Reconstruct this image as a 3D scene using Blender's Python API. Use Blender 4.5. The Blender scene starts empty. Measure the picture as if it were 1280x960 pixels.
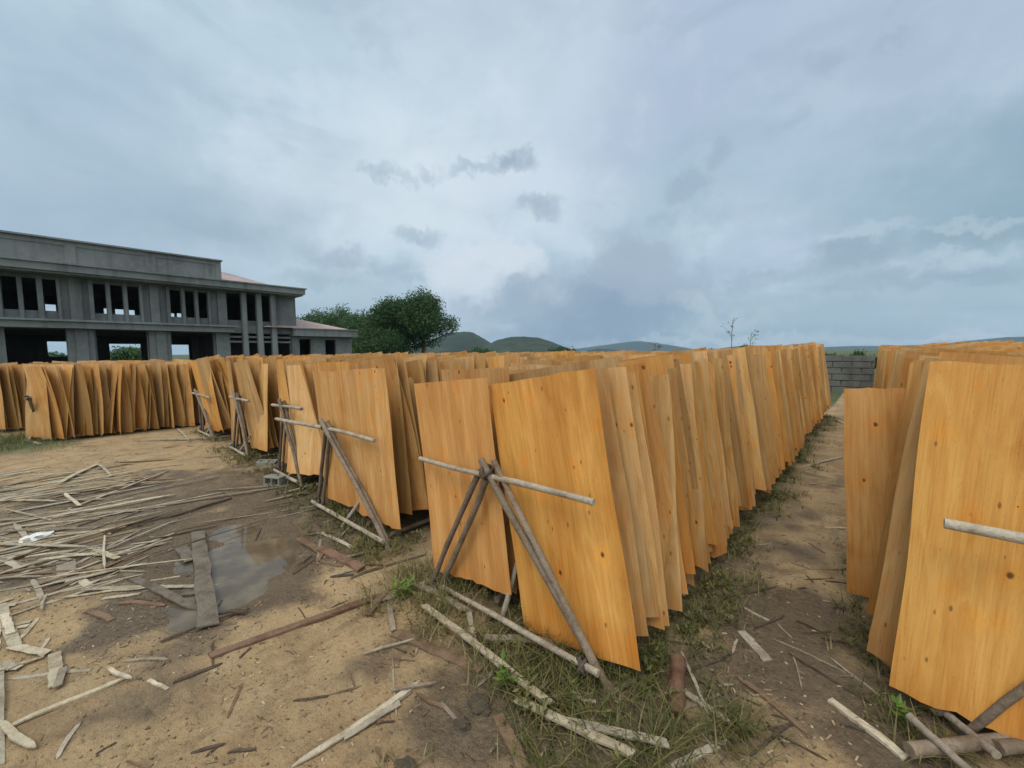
import bpy, math, random
import numpy as np
from mathutils import Vector, Matrix, noise as mnoise
R = math.radians
rng = random.Random(7)
sc = bpy.context.scene
COL = sc.collection

# ------------------------------------------------------------------ camera geometry (measured)
F, HZ, VP, EYE, ROLL = 510.0, 440.0, 1095.0, 1.6, .0075
PITCH = math.atan((480 - HZ) / F)
cp, sp = math.cos(PITCH), math.sin(PITCH)
YAW = math.atan(((VP - 640) / F) / (cp + ((480 - HZ) / F) * sp))
cyw, syw = math.cos(YAW), math.sin(YAW)

def ray(x, y):
    u = (x - 640) / F; v = (480 - y) / F
    u, v = u * math.cos(ROLL) + v * math.sin(ROLL), v * math.cos(ROLL) - u * math.sin(ROLL)
    f = cp + v * sp; z = v * cp - sp
    return Vector((-syw * f + cyw * u, cyw * f + syw * u, z))

def gnd(x, y, z=0.0):
    d = ray(x, y); t = (z - EYE) / d.z
    return Vector((d.x * t, d.y * t, z))

def at_x(x, y, X):
    d = ray(x, y); t = X / d.x
    return Vector((X, d.y * t, EYE + d.z * t))

def at_y(x, y, Y):
    d = ray(x, y); t = Y / d.y
    return Vector((d.x * t, Y, EYE + d.z * t))

def at_dist(x, y, D):
    d = ray(x, y); t = D / math.hypot(d.x, d.y)
    return Vector((d.x * t, d.y * t, EYE + d.z * t))

# ------------------------------------------------------------------ tags
def tag(o, label=None, cat=None, group=None, kind=None):
    if label: o['label'] = label
    if cat: o['category'] = cat
    if group: o['group'] = group
    if kind: o['kind'] = kind
    return o

def link(name, mesh, mat=None, parent=None):
    o = bpy.data.objects.new(name, mesh)
    COL.objects.link(o)
    if mat is not None and mesh is not None and len(mesh.materials) == 0:
        mesh.materials.append(mat)
    if parent is not None: o.parent = parent
    return o

def empty(name, loc):
    o = bpy.data.objects.new(name, None); COL.objects.link(o)
    o.location = loc; o.empty_display_size = 0.2
    return o

# ------------------------------------------------------------------ mesh builder
class MB:
    def __init__(s): s.v = []; s.f = []
    def box(s, x0, x1, y0, y1, z0, z1):
        if x0 > x1: x0, x1 = x1, x0
        if y0 > y1: y0, y1 = y1, y0
        b = len(s.v)
        s.v += [(x0,y0,z0),(x1,y0,z0),(x1,y1,z0),(x0,y1,z0),(x0,y0,z1),(x1,y0,z1),(x1,y1,z1),(x0,y1,z1)]
        s.f += [tuple(b+i for i in q) for q in ((0,3,2,1),(4,5,6,7),(0,1,5,4),(1,2,6,5),(2,3,7,6),(3,0,4,7))]
        return s
    def tube(s, pts, rad, n=9, jit=0.0, rg=rng):
        pts = [Vector(p) for p in pts]
        if not hasattr(rad, '__len__'): rad = [rad] * len(pts)
        b = len(s.v); up = None
        for i, p in enumerate(pts):
            t = (pts[min(i+1, len(pts)-1)] - pts[max(i-1, 0)]).normalized()
            if up is None: up = Vector((0,0,1)) if abs(t.z) < .9 else Vector((1,0,0))
            a = t.cross(up).normalized(); c = a.cross(t).normalized(); up = c
            for k in range(n):
                th = 2*math.pi*k/n; r = rad[i] * (1 + rg.uniform(-jit, jit))
                s.v.append(tuple(p + a*math.cos(th)*r + c*math.sin(th)*r))
        for i in range(len(pts)-1):
            for k in range(n):
                k2 = (k+1) % n
                s.f.append((b+i*n+k, b+i*n+k2, b+(i+1)*n+k2, b+(i+1)*n+k))
        s.f.append(tuple(b+k for k in reversed(range(n))))
        e = b+(len(pts)-1)*n
        s.f.append(tuple(e+k for k in range(n)))
        return s
    def mesh(s, name, smooth=False):
        m = bpy.data.meshes.new(name); m.from_pydata(s.v, [], s.f); m.update()
        if smooth: shade(m)
        return m
    def build(s, name, mat, parent=None, smooth=False):
        return link(name, s.mesh(name, smooth), mat, parent)

def shade(m, ang=40):
    m.polygons.foreach_set('use_smooth', [True]*len(m.polygons))
    try: m.set_sharp_from_angle(angle=R(ang))
    except Exception: pass

def bent_pole(a, b, r0, r1, seed, bend=.012, n=12, seg=9):
    rg = random.Random(seed)
    a = Vector(a); b = Vector(b); d = b - a
    s1 = d.cross(Vector((.3,.2,1))).normalized(); s2 = d.cross(s1).normalized()
    p1, p2 = rg.uniform(-bend, bend)*1.5, rg.uniform(-bend, bend)*1.5; q1 = rg.uniform(-bend, bend)
    L = d.length; pts = []; rad = []
    for i in range(seg+1):
        t = i/seg; w = math.sin(math.pi*t)
        pts.append(a + d*t + s1*p1*w*L + s2*p2*w*L + s2*q1*L*math.sin(2*math.pi*t)*.7 + s1*rg.uniform(-.0025,.0025))
        rad.append((r0+(r1-r0)*t)*(1+rg.uniform(-.09,.09)))
    return MB().tube(pts, rad, n, .04, rg)

# ------------------------------------------------------------------ materials
def new_mat(name):
    m = bpy.data.materials.new(name); m.use_nodes = True
    nt = m.node_tree; nt.nodes.clear()
    out = nt.nodes.new('ShaderNodeOutputMaterial')
    b = nt.nodes.new('ShaderNodeBsdfPrincipled')
    nt.links.new(b.outputs[0], out.inputs[0])
    return m, G(nt), b

class G:
    def __init__(s, nt): s.nt = nt
    def n(s, t, **kw):
        nd = s.nt.nodes.new(t)
        for k, v in kw.items(): setattr(nd, k, v)
        return nd
    def set(s, sock, v):
        if isinstance(v, bpy.types.NodeSocket): s.nt.links.new(v, sock)
        elif v is not None: sock.default_value = v
    def math(s, op, a, b=None, c=None, clamp=False):
        nd = s.n('ShaderNodeMath', operation=op, use_clamp=clamp)
        s.set(nd.inputs[0], a); s.set(nd.inputs[1], b); s.set(nd.inputs[2], c)
        return nd.outputs[0]
    def vmath(s, op, a, b=None, scale=None):
        nd = s.n('ShaderNodeVectorMath', operation=op)
        s.set(nd.inputs[0], a)
        if b is not None: s.set(nd.inputs[1], b)
        if scale is not None: s.set(nd.inputs['Scale'], scale)
        return nd.outputs['Value'] if op in ('DOT_PRODUCT', 'LENGTH') else nd.outputs[0]
    def noise(s, vec, scale, detail=4, rough=.55, dist=0.0, out='Fac'):
        nd = s.n('ShaderNodeTexNoise')
        s.set(nd.inputs['Vector'], vec); s.set(nd.inputs['Scale'], scale)
        nd.inputs['Detail'].default_value = detail; nd.inputs['Roughness'].default_value = rough
        nd.inputs['Distortion'].default_value = dist
        return nd.outputs[out]
    def mr(s, v, a, b, c=0.0, d=1.0, smooth=True):
        nd = s.n('ShaderNodeMapRange', interpolation_type='SMOOTHSTEP' if smooth else 'LINEAR')
        s.set(nd.inputs[0], v)
        for i, x in enumerate((a, b, c, d)): s.set(nd.inputs[1+i], x)
        return nd.outputs[0]
    def mix(s, f, a, b, mode='MIX'):
        nd = s.n('ShaderNodeMix', data_type='RGBA', blend_type=mode)
        s.set(nd.inputs[0], f)
        s.set(nd.inputs[6], a if not isinstance(a, tuple) else (*a[:3], 1))
        s.set(nd.inputs[7], b if not isinstance(b, tuple) else (*b[:3], 1))
        return nd.outputs[2]
    def ramp(s, f, stops):
        nd = s.n('ShaderNodeValToRGB'); s.set(nd.inputs[0], f)
        el = nd.color_ramp.elements
        while len(el) < len(stops): el.new(.5)
        for e, (p, c) in zip(el, stops): e.position = p; e.color = (*c, 1)
        return nd.outputs[0]
    def mapv(s, vec, scale=(1,1,1), loc=(0,0,0)):
        nd = s.n('ShaderNodeMapping'); s.set(nd.inputs[0], vec)
        nd.inputs[1].default_value = loc; nd.inputs[3].default_value = scale
        return nd.outputs[0]
    def bump(s, h, strength=.3, dist=.01):
        nd = s.n('ShaderNodeBump'); nd.inputs['Strength'].default_value = strength
        nd.inputs['Distance'].default_value = dist; s.set(nd.inputs['Height'], h)
        return nd.outputs[0]
    def attr(s, name, out='Fac'):
        return s.n('ShaderNodeAttribute', attribute_name=name).outputs[out]

def veneer(name, stuff=False):
    m, g, b = new_mat(name)
    suv = g.attr('suv', 'Vector')
    if stuff:
        base = g.attr('tone', 'Color'); vec = suv
    else:
        oi = g.n('ShaderNodeObjectInfo')
        base = oi.outputs['Color']
        off = g.vmath('SCALE', (37.3, 3.1, 11.7), scale=oi.outputs['Random'])
        vec = g.vmath('ADD', suv, off)
    # broad bands across the peel, long grain, cathedral figure
    band = g.noise(g.mapv(vec, (7, 1, .55)), 1.0, 3, .5)
    fig = g.noise(g.mapv(vec, (11, 1, 1.5)), 1.0, 2, .5, .8)
    figw = g.math('PINGPONG', g.math('MULTIPLY', fig, 8.0), 1.0)
    grain = g.noise(g.mapv(vec, (150, 1, 4.0)), 1.0, 5, .7)
    speck = g.noise(g.mapv(vec, (240, 1, 60)), 1.0, 3, .7)
    blot = g.noise(g.mapv(vec, (3.2, 1, 2.2)), 1.0, 5, .6)
    strip_ = g.noise(g.mapv(vec, (13, 1, .18)), 1.0, 1, .4)
    c = g.mix(g.mr(band, .35, .68, 0, .6), base, g.mix(1.0, base, (.80, .68, .53), 'MULTIPLY'))
    c = g.mix(g.mr(strip_, .50, .60, 0, .5), c, g.mix(1.0, c, (.84, .74, .62), 'MULTIPLY'))
    c = g.mix(g.mr(band, .25, .42, .45, 0), c, g.mix(1.0, base, (1.2, 1.26, 1.5), 'MULTIPLY'))
    c = g.mix(g.math('MULTIPLY', g.mr(figw, .15, .9), .34), c, g.mix(1.0, c, (.80, .60, .36), 'MULTIPLY'))
    c = g.mix(g.mr(grain, .42, .72, 0, .5), c, g.mix(1.0, c, (.68, .56, .44), 'MULTIPLY'))
    c = g.mix(g.mr(blot, .55, .75, 0, .6), c, g.mix(1.0, c, (.78, .66, .55), 'MULTIPLY'))
    # knots: dark cores with a pale halo, lined up along the peel
    stain = g.noise(g.mapv(vec, (2.0, 1, .9)), 1.0, 6, .62, .4)
    drip = g.noise(g.mapv(vec, (22, 1, .5)), 1.0, 3, .5)
    c = g.mix(g.mr(stain, .54, .70, 0, .5), c, g.mix(1.0, c, (.78, .70, .60), 'MULTIPLY'))
    c = g.mix(g.mr(drip, .60, .74, 0, .4), c, g.mix(1.0, c, (.70, .58, .46), 'MULTIPLY'))
    c = g.mix(g.mr(speck, .56, .72, 0, .4), c, g.mix(1.0, c, (.62, .48, .34), 'MULTIPLY'))
    def knots(scx, scz, core, halo, keep):
        vo = g.n('ShaderNodeTexVoronoi', feature='F1')
        g.set(vo.inputs['Vector'], g.mapv(vec, (scx, .001, scz))); vo.inputs['Scale'].default_value = 1.0
        d = g.math('ADD', vo.outputs['Distance'], g.mr(g.noise(g.mapv(vec, (40,1,30)), 1, 2), 0, 1, -.03, .03, False))
        sel = g.math('GREATER_THAN', g.n('ShaderNodeSeparateColor').outputs[0], keep)
        sep = sel.node.inputs[0].links[0].from_node
        g.set(sep.inputs[0], vo.outputs['Color'])
        size = g.mr(sep.outputs[1], 0, 1, .45, 1.45, False)
        return g.math('MULTIPLY', g.mr(d, g.math('MULTIPLY', size, core), g.math('MULTIPLY', size, core*.35)), sel), g.math('MULTIPLY', g.mr(d, g.math('MULTIPLY', size, halo), g.math('MULTIPLY', size, halo*.3)), sel)
    k1, h1 = knots(8.5, 6.2, .08, .40, .10)
    k2, h2 = knots(21, 8.5, .11, .26, .35)
    c = g.mix(g.math('MULTIPLY', h1, .55), c, g.mix(1.0, c, (1.12, .92, .62), 'MULTIPLY'))
    c = g.mix(g.math('MULTIPLY', k1, .88), c, (.085, .028, .010))
    c = g.mix(g.math('MULTIPLY', k2, .7), c, (.10, .035, .012))
    # rain and mud soaked up from the foot of the sheet, with a ragged tide line
    sep = g.n('ShaderNodeSeparateXYZ'); g.set(sep.inputs[0], g.attr('shape', 'Vector'))
    z = g.math('ADD', sep.outputs[2], g.mr(blot, .3, .7, -.12, .12, False))
    c = g.mix(g.mr(z, .26, .0, 0, .5), c, g.mix(1.0, c, (.86, .62, .40), 'MULTIPLY'))
    c = g.mix(g.mr(z, 1.15, 1.5, 0, .35), c, g.mix(1.0, c, (.98, .97, 1.15), 'MULTIPLY'))
    g.set(b.inputs['Base Color'], c)
    g.set(b.inputs['Roughness'], g.mr(grain, .3, .7, .5, .72, False))
    b.inputs['Specular IOR Level'].default_value = .3
    hgt = g.math('ADD', g.math('MULTIPLY', grain, .6), g.math('MULTIPLY', figw, .35))
    hgt = g.math('SUBTRACT', hgt, g.math('MULTIPLY', k1, 1.2))
    hgt = g.math('ADD', hgt, g.math('MULTIPLY', g.math('ADD', strip_, band), 4.0))
    g.set(b.inputs['Normal'], g.bump(hgt, .5, .004))
    return m

def wood(name, use_obj=True, col=(.2,.16,.13), scale=1.0):
    m, g, b = new_mat(name)
    tc = g.n('ShaderNodeTexCoord').outputs['Object']
    oi = g.n('ShaderNodeObjectInfo')
    off = g.vmath('SCALE', (17.3, 9.1, 5.7), scale=oi.outputs['Random'])
    geo = g.n('ShaderNodeNewGeometry').outputs['Position']
    vec = g.vmath('ADD', geo, off)
    base = oi.outputs['Color'] if use_obj else None
    n1 = g.noise(vec, 9*scale, 5, .65); n2 = g.noise(vec, 55*scale, 4, .7); n3 = g.noise(vec, 3*scale, 3)
    bc = base if use_obj else (*col, 1)
    c = g.mix(g.mr(n1, .4, .7, 0, .75), bc, g.mix(1.0, bc if use_obj else col, (.5, .43, .38), 'MULTIPLY'))
    c = g.mix(g.mr(n2, .45, .75, 0, .6), c, g.mix(1.0, c, (.48, .42, .38), 'MULTIPLY'))
    c = g.mix(g.mr(n3, .5, .7, 0, .4), c, g.mix(1.0, c, (1.35, 1.3, 1.2), 'MULTIPLY'))
    g.set(b.inputs['Base Color'], c); b.inputs['Roughness'].default_value = .8
    b.inputs['Specular IOR Level'].default_value = .25
    g.set(b.inputs['Normal'], g.bump(g.math('ADD', n1, n2), .85, .009))
    return m

def concrete(name, col=(.27,.275,.27), scale=1.0, dirt=.6):
    m, g, b = new_mat(name)
    pos = g.n('ShaderNodeNewGeometry').outputs['Position']
    n1 = g.noise(pos, .35*scale, 6, .65); n2 = g.noise(pos, 3.5*scale, 5, .65)
    st = g.noise(g.mapv(pos, (1.6*scale, 1.6*scale, .12*scale)), 1.0, 4, .6)
    c = g.mix(g.mr(n1, .35, .7, 0, .9), col, tuple(x*.62 for x in col))
    c = g.mix(g.mr(n2, .45, .75, 0, .5), c, tuple(x*1.25 for x in col))
    c = g.mix(g.mr(st, .48, .7, 0, dirt), c, tuple(x*.45 for x in col))
    g.set(b.inputs['Base Color'], c); b.inputs['Roughness'].default_value = .9
    g.set(b.inputs['Normal'], g.bump(n2, .25, .03))
    return m

def leafmat(name, stops, rough=.55, trans=.25):
    m, g, b = new_mat(name)
    geo = g.n('ShaderNodeNewGeometry')
    n = g.noise(geo.outputs['Position'], .45, 3)
    f = g.math('ADD', g.math('MULTIPLY', geo.outputs['Random Per Island'], .6), g.mr(n, .3, .7, 0, .4, False))
    g.set(b.inputs['Base Color'], g.ramp(f, stops))
    b.inputs['Roughness'].default_value = rough
    b.inputs['Specular IOR Level'].default_value = .3
    tr = g.n('ShaderNodeBsdfTranslucent'); g.set(tr.inputs[0], g.ramp(f, stops))
    mx = g.n('ShaderNodeMixShader'); mx.inputs[0].default_value = trans
    out = [x for x in m.node_tree.nodes if x.type == 'OUTPUT_MATERIAL'][0]
    m.node_tree.links.new(b.outputs[0], mx.inputs[1]); m.node_tree.links.new(tr.outputs[0], mx.inputs[2])
    m.node_tree.links.new(mx.outputs[0], out.inputs[0])
    return m

M = {}
M['veneer'] = veneer('veneer'); M['veneer_deep'] = veneer('veneer_deep', True)
M['wood'] = wood('weathered_wood')
M['conc'] = concrete('grey_concrete', (.172,.182,.185), 1.0, .6)
M['conc_dark'] = concrete('dark_concrete', (.19,.195,.19))
M['conc_in'] = concrete('raw_interior', (.16,.16,.155))
M['block'] = concrete('block_concrete', (.135,.14,.13), 2.5, .5)
M['mortar'] = concrete('mortar', (.24,.235,.21), 3)
M['tree'] = leafmat('tree_leaves', [(0,(.014,.036,.012)),(.45,(.03,.072,.02)),(.8,(.055,.11,.03)),(1,(.09,.15,.045))])
M['tree_pale'] = leafmat('pale_leaves', [(0,(.022,.055,.02)),(.5,(.05,.10,.034)),(1,(.10,.17,.06))])
M['grass'] = leafmat('grass_blades', [(0,(.035,.042,.013)),(.3,(.075,.09,.024)),(.5,(.135,.13,.042)),(.7,(.22,.18,.08)),(1,(.38,.30,.16))], .6, .3)
M['weed'] = leafmat('weed_leaves', [(0,(.04,.045,.014)),(.45,(.10,.11,.03)),(.75,(.17,.16,.055)),(1,(.26,.21,.10))], .5, .3)
M['lime'] = leafmat('bright_leaves', [(0,(.07,.13,.02)),(.6,(.13,.21,.04)),(1,(.21,.28,.07))], .45, .35)
M['bark'] = wood('tree_bark', False, (.09,.07,.05), .5)

# ------------------------------------------------------------------ terrain heights and stains
def P(px, py): v = gnd(px, py); return (v.x, v.y)
PUD = [(*P(330,705), .27, .30), (*P(300,735), .28, .26), (*P(345,680), .22, .26), (*P(285,690), .38, .26), (*P(262,735), .28, .22),
       (*P(300,660), .35, .34), (*P(255,765), .16, .20), (*P(235,700), .28, .22)]
def gz(x, y):
    if x < -40 or x > 25 or y < -40 or y > 40:
        return 0.0
    z = .018*mnoise.noise((x*.5, y*.5, 3)) + .012*mnoise.noise((x*1.7, y*1.7, 9)) + .005*mnoise.noise((x*5, y*5, 1))
    # wheel ruts along the yard
    if -9 < x < -2 and y < 1.5:
        s = x + .35*y
        z += .013*math.sin(s*4.2 + 1.5*mnoise.noise((x*.4, y*.4, 5)))
    if -8 < x < 2 and -1.5 < y < 6:
        v_ = mnoise.noise((x*9, y*9, 2)); z += .007*max(0, v_)**1.2 + .004*mnoise.noise((x*17, y*17, 6))
        t_ = mnoise.noise((x*3.1, y*3.1, 15)); z -= .012*max(0, t_-.25)
    d = 0
    for (px, py, rx, ry) in PUD:
        q = ((x-px)/rx)**2 + ((y-py)/ry)**2
        if q < 6: d = max(d, math.exp(-q*1.1))
    z -= .055*d
    for cx in RACK_X:
        if abs(x-cx) < .9 and y > 1.4: z -= 0
    return z
RACKS = dict(A=(.89, 2.42, 19.0), B=(-1.48, 1.75, 12.3), C=(-3.58, 1.82, 12.2), D=(-5.42, 1.98, 12.0),
             E=(-7.42, 1.98, 12.2), F=(-9.62, 2.0, 12.0), G=(-11.95, -.22, 12.0), H=(-14.2, -.9, 12.0))
RACK_X = [v[0] for v in RACKS.values()]
WET = []   # x, y, rx, ry, amount
for (px, py, r, a) in [(300,705,.75,1),(250,660,.8,1),(200,690,.6,.9),(330,620,.9,.9),(400,600,.8,.8),(440,585,.7,.7),(180,640,.7,.6),(110,660,.6,.5),
                       (190,855,.2,.6),(160,880,.16,.5),(240,800,.25,.6),(70,760,.25,.3),(330,590,.9,.6),(60,620,.9,.5),
                       (955,795,.32,1),(930,770,.2,.8),(985,690,.22,.7),(1010,640,.2,.6),(890,880,.2,.7),(960,900,.2,.6),(985,835,.28,1),(1015,850,.22,.9),(905,760,.16,.6),(930,700,.25,.5),(1060,790,.25,.8),(1000,700,.25,.35),(1090,900,.3,.9),(960,650,.3,.6),(1010,760,.3,.9),(900,830,.25,.8),(1030,600,.4,.5),(150,620,1.0,.7),(260,610,1.0,.8),(60,700,.6,.7),(160,720,.35,.5),(240,750,.35,.7),(350,640,.6,1),(540,820,.35,.5),
                       (600,870,.35,.8),(650,840,.4,.9),(560,850,.22,.5),(700,880,.35,.9),(760,900,.3,.8),(820,880,.3,.7),(480,930,.2,.4),
                       (420,690,.4,.6),(450,640,.5,.8),(370,640,.4,.7),(340,585,.6,.6),(870,900,.2,.6), (900,940,.2,.5)]:
    x, y = P(px, py); WET.append((x, y, r, a))
def stains(x, y):
    w = 0.0
    n = mnoise.noise((x*2.3, y*2.3, 4))*.5 + mnoise.noise((x*6, y*6, 8))*.25
    for (wx, wy, r, a) in WET:
        q = ((x-wx)**2 + (y-wy)**2)/(r*r)
        if q < 5: w = max(w, a*max(0, min(1, 1.3 - q*.62 + n*1.3)))
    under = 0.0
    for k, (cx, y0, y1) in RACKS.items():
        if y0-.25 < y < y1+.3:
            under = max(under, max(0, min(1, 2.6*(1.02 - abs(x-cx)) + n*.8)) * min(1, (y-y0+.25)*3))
    gr = 0.0
    if y > 13.5 and x < -.8: gr = min(1, (y-13.5)*.5 + n)
    if y > 19.9: gr = 1.0
    if x < -16.5: gr = max(gr, min(1, (-16.5-x)*.4+n))
    qx, qy = P(12, 556); q = ((x-qx)/1.4)**2 + ((y-qy)/1.0)**2
    if q < 3: gr = max(gr, max(0, min(1, 1.2-q+n)))
    if y < -14 or x > 14: gr = 1.0
    return max(0, w), max(0, under), max(0, min(1, gr))

def build_ground():
    def axis(segs):
        a = []
        for s, e, st in segs:
            n = max(1, int(round((e-s)/st))); a += [s+(e-s)*i/n for i in range(n)]
        return a
    xs = [-6500,-4000,-2400,-1400,-800,-450,-260,-150,-90,-60,-42,-32,-26,-22] + axis([(-19,-12,.25),(-12,-8,.14),(-8,-5.5,.08),(-5.5,1.2,.05),(1.2,3,.15),(3,8,.6)]) + [8,12,18,30,50,90,160,300,600,1200,2400,6500]
    ys = [-6500,-3000,-1200,-500,-200,-80,-40,-20,-12,-8,-5] + axis([(-4,-1,.2),(-1,3.2,.05),(3.2,5,.1),(5,9,.16),(9,22,.4)]) + [22,26,32,40,55,80,130,220,400,800,1600,3200,6500]
    nx, ny = len(xs), len(ys); v = []; A = []
    for y in ys:
        for x in xs:
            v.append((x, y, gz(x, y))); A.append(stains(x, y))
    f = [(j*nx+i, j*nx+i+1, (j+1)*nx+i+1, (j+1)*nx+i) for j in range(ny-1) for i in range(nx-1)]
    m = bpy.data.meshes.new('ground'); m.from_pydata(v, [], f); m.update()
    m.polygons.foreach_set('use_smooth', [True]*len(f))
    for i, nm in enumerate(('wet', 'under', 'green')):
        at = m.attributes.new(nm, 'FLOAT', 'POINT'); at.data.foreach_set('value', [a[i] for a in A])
    mt, g, b = new_mat('yard_earth')
    pos = g.n('ShaderNodeNewGeometry').outputs['Position']
    nb = g.noise(pos, .9, 5, .6); nm_ = g.noise(pos, 4.5, 6, .65); nf = g.noise(pos, 38, 5, .7); ngr = g.noise(pos, 150, 3, .7)
    streak = g.noise(g.mapv(pos, (6.5, 1.3, 1)), 1.0, 5, .6, .4)
    c = g.mix(g.mr(nb, .3, .7), (.42,.295,.16), (.32,.218,.116))
    c = g.mix(g.mr(nm_, .42, .66, 0, .8), c, (.245,.162,.087))
    c = g.mix(g.mr(streak, .52, .70, 0, .55), c, (.16,.105,.06))
    c = g.mix(g.mr(g.noise(pos, .6, 3), .55, .72, 0, .5), c, (.33,.20,.10))
    c = g.mix(g.mr(g.noise(pos, 1.7, 6, .7), .52, .62, 0, .55), c, (.38,.28,.17))
    c = g.mix(g.mr(nf, .52, .72, 0, .65), c, (.13,.085,.05))
    # chips, crumbs and straw trodden into the soil
    vo = g.n('ShaderNodeTexVoronoi', feature='F1'); g.set(vo.inputs['Vector'], g.mapv(g.vmath('ADD', pos, g.vmath('SCALE', g.noise(pos, 6, 2, .5, 0, 'Color'), scale=.25)), (14, 42, 1)))
    vo.inputs['Scale'].default_value = 1.0
    chip = g.math('MULTIPLY', g.mr(vo.outputs['Distance'], .20, .13), g.mr(nm_, .46, .56))
    sepc = g.n('ShaderNodeSeparateColor'); g.set(sepc.inputs[0], vo.outputs['Color'])
    c = g.mix(g.math('MULTIPLY', chip, .7), c, g.ramp(sepc.outputs[0], [(0,(.07,.045,.03)),(.6,(.13,.09,.06)),(1,(.50,.42,.30))]))
    wet = g.math('ADD', g.attr('wet'), g.mr(nm_, .35, .7, -.22, .22, False), clamp=True)
    wetm = g.mr(wet, .16, .85)
    wetc = g.mix(g.mr(nf, .35, .7), (.075,.055,.037), (.145,.103,.065))
    c = g.mix(g.math('MULTIPLY', wetm, .9), c, wetc)
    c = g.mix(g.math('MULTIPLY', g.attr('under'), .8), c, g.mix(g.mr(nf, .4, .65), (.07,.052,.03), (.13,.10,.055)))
    gcol = g.mix(g.mr(nm_, .35, .7), (.045,.065,.022), (.10,.105,.042))
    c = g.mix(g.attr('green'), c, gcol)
    g.set(b.inputs['Base Color'], c)
    g.set(b.inputs['Roughness'], g.mix(wetm, (.9,.9,.9), (.38,.38,.38)))
    b.inputs['Specular IOR Level'].default_value = .4
    h = g.math('ADD', g.math('MULTIPLY', nm_, 1.0), g.math('MULTIPLY', nf, .45))
    h = g.math('ADD', h, g.math('MULTIPLY', ngr, .12)); h = g.math('ADD', h, g.math('MULTIPLY', chip, .35))
    g.set(b.inputs['Normal'], g.bump(h, 1.0, .045))
    tag(link('ground', m, mt), 'sandy trodden earth of the drying yard', None, None, 'structure')
    # puddle water
    ex, ey = P(290, 705); v = [(ex, ey, -.034)]; n = 40
    for k in range(n):
        t = 2*math.pi*k/n; v.append((ex+1.35*math.cos(t), ey+1.0*math.sin(t), -.034))
    pm = bpy.data.meshes.new('puddle'); pm.from_pydata(v, [], [(0, 1+k, 1+(k+1) % n) for k in range(n)])
    wm, g, b = new_mat('muddy_water')
    pos = g.n('ShaderNodeNewGeometry').outputs['Position']
    g.set(b.inputs['Base Color'], g.mix(g.mr(g.noise(pos, 4, 4), .4, .65), (.085,.068,.048), (.15,.118,.08)))
    b.inputs['Roughness'].default_value = .05; b.inputs['IOR'].default_value = 1.34
    g.set(b.inputs['Normal'], g.bump(g.noise(pos, 14, 2), .02, .01))
    tag(link('puddle', pm, wm), 'shallow brown puddle mirroring the clouds in the yard', None, None, 'structure')
build_ground()

# ------------------------------------------------------------------ veneer sheets
def sheet_data(seed, W, H, curl=0., bow=0., twist=0., wav=.006, nx=8, nz=14, chip=.0, kink=0.):
    rg = random.Random(seed)
    ph = [rg.uniform(0, 6.28) for _ in range(6)]; th = .0032
    def cy(u, v):   # u -1..1 across, v 0..1 up
        return (curl*(u*u-.35) + bow*(v*v-.3*v) + twist*u*(v-.5)*2 + wav*(math.sin(u*7+ph[0])*(.4+.6*(1-v)) + .8*math.sin(u*13+ph[1]+v*1.5))
                + wav*.8*math.sin(v*4+ph[2]+u*2) + kink*max(0, v-.55)**1.3)
    lo = [chip*(mnoise.noise((u*2.3, seed*1.7, 0))*.6 + .5*mnoise.noise((u*6, seed*1.7, 4))) for u in np.linspace(-1, 1, nx+1)]
    hi = [.010*mnoise.noise((u*3, seed*1.3, 7)) for u in np.linspace(-1, 1, nx+1)]
    V = []; S = []
    for side in (-1, 1):
        for j in range(nz+1):
            v = j/nz
            for i in range(nx+1):
                u = -1+2*i/nx
                x = u*W/2*(1+.012*math.sin(v*3+ph[3])) + .004*math.sin(v*9+ph[4])
                z = v*H + lo[i]*(1-v)**2 + hi[i]*v*v
                V.append((x, cy(u, v) + side*th/2, z)); S.append((x, 0, z))
    n = (nx+1)*(nz+1); Fc = []
    a = lambda i, j: j*(nx+1)+i
    for j in range(nz):
        for i in range(nx):
            Fc.append((a(i,j), a(i+1,j), a(i+1,j+1), a(i,j+1)))
            Fc.append((n+a(i,j), n+a(i,j+1), n+a(i+1,j+1), n+a(i+1,j)))
    rim = [a(i,0) for i in range(nx)] + [a(nx,j) for j in range(nz)] + [a(i,nz) for i in range(nx,0,-1)] + [a(0,j) for j in range(nz,0,-1)]
    for k in range(len(rim)):
        p, q = rim[k], rim[(k+1) % len(rim)]
        Fc.append((p, n+p, n+q, q))
    return V, Fc, S

def sheet_mesh(seed, **kw):
    V, Fc, S = sheet_data(seed, **kw)
    m = bpy.data.meshes.new('veneer_sheet'); m.from_pydata(V, [], Fc); m.update()
    shade(m, 50)
    rg = random.Random(seed); ox, oz = rg.uniform(0, 60), rg.uniform(0, 60)
    for nm, off in (('suv', (ox, 0, oz)), ('shape', (0, 0, 0))):
        at = m.attributes.new(nm, 'FLOAT_VECTOR', 'POINT')
        at.data.foreach_set('vector', [c for s in S for c in (s[0]+off[0], s[1]+off[1], s[2]+off[2])])
    m.materials.append(M['veneer'])
    return m

TONES = [(.66,.355,.14), (.65,.335,.115), (.60,.355,.17), (.67,.385,.18), (.57,.345,.18), (.63,.32,.105), (.67,.41,.22), (.54,.325,.165), (.66,.345,.13), (.62,.39,.22), (.51,.30,.145)]
def tone(rg, w=None):
    c = rg.choice(TONES); c = (c[0]*.98, c[1]*1.025, c[2]*.82); k = rg.uniform(.80, 1.08)
    g_ = rg.random()**2*.16        # some greyed by weather
    l = sum(c)/3
    return tuple((x*(1-g_)+l*1.05*g_)*k for x in c)

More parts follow.
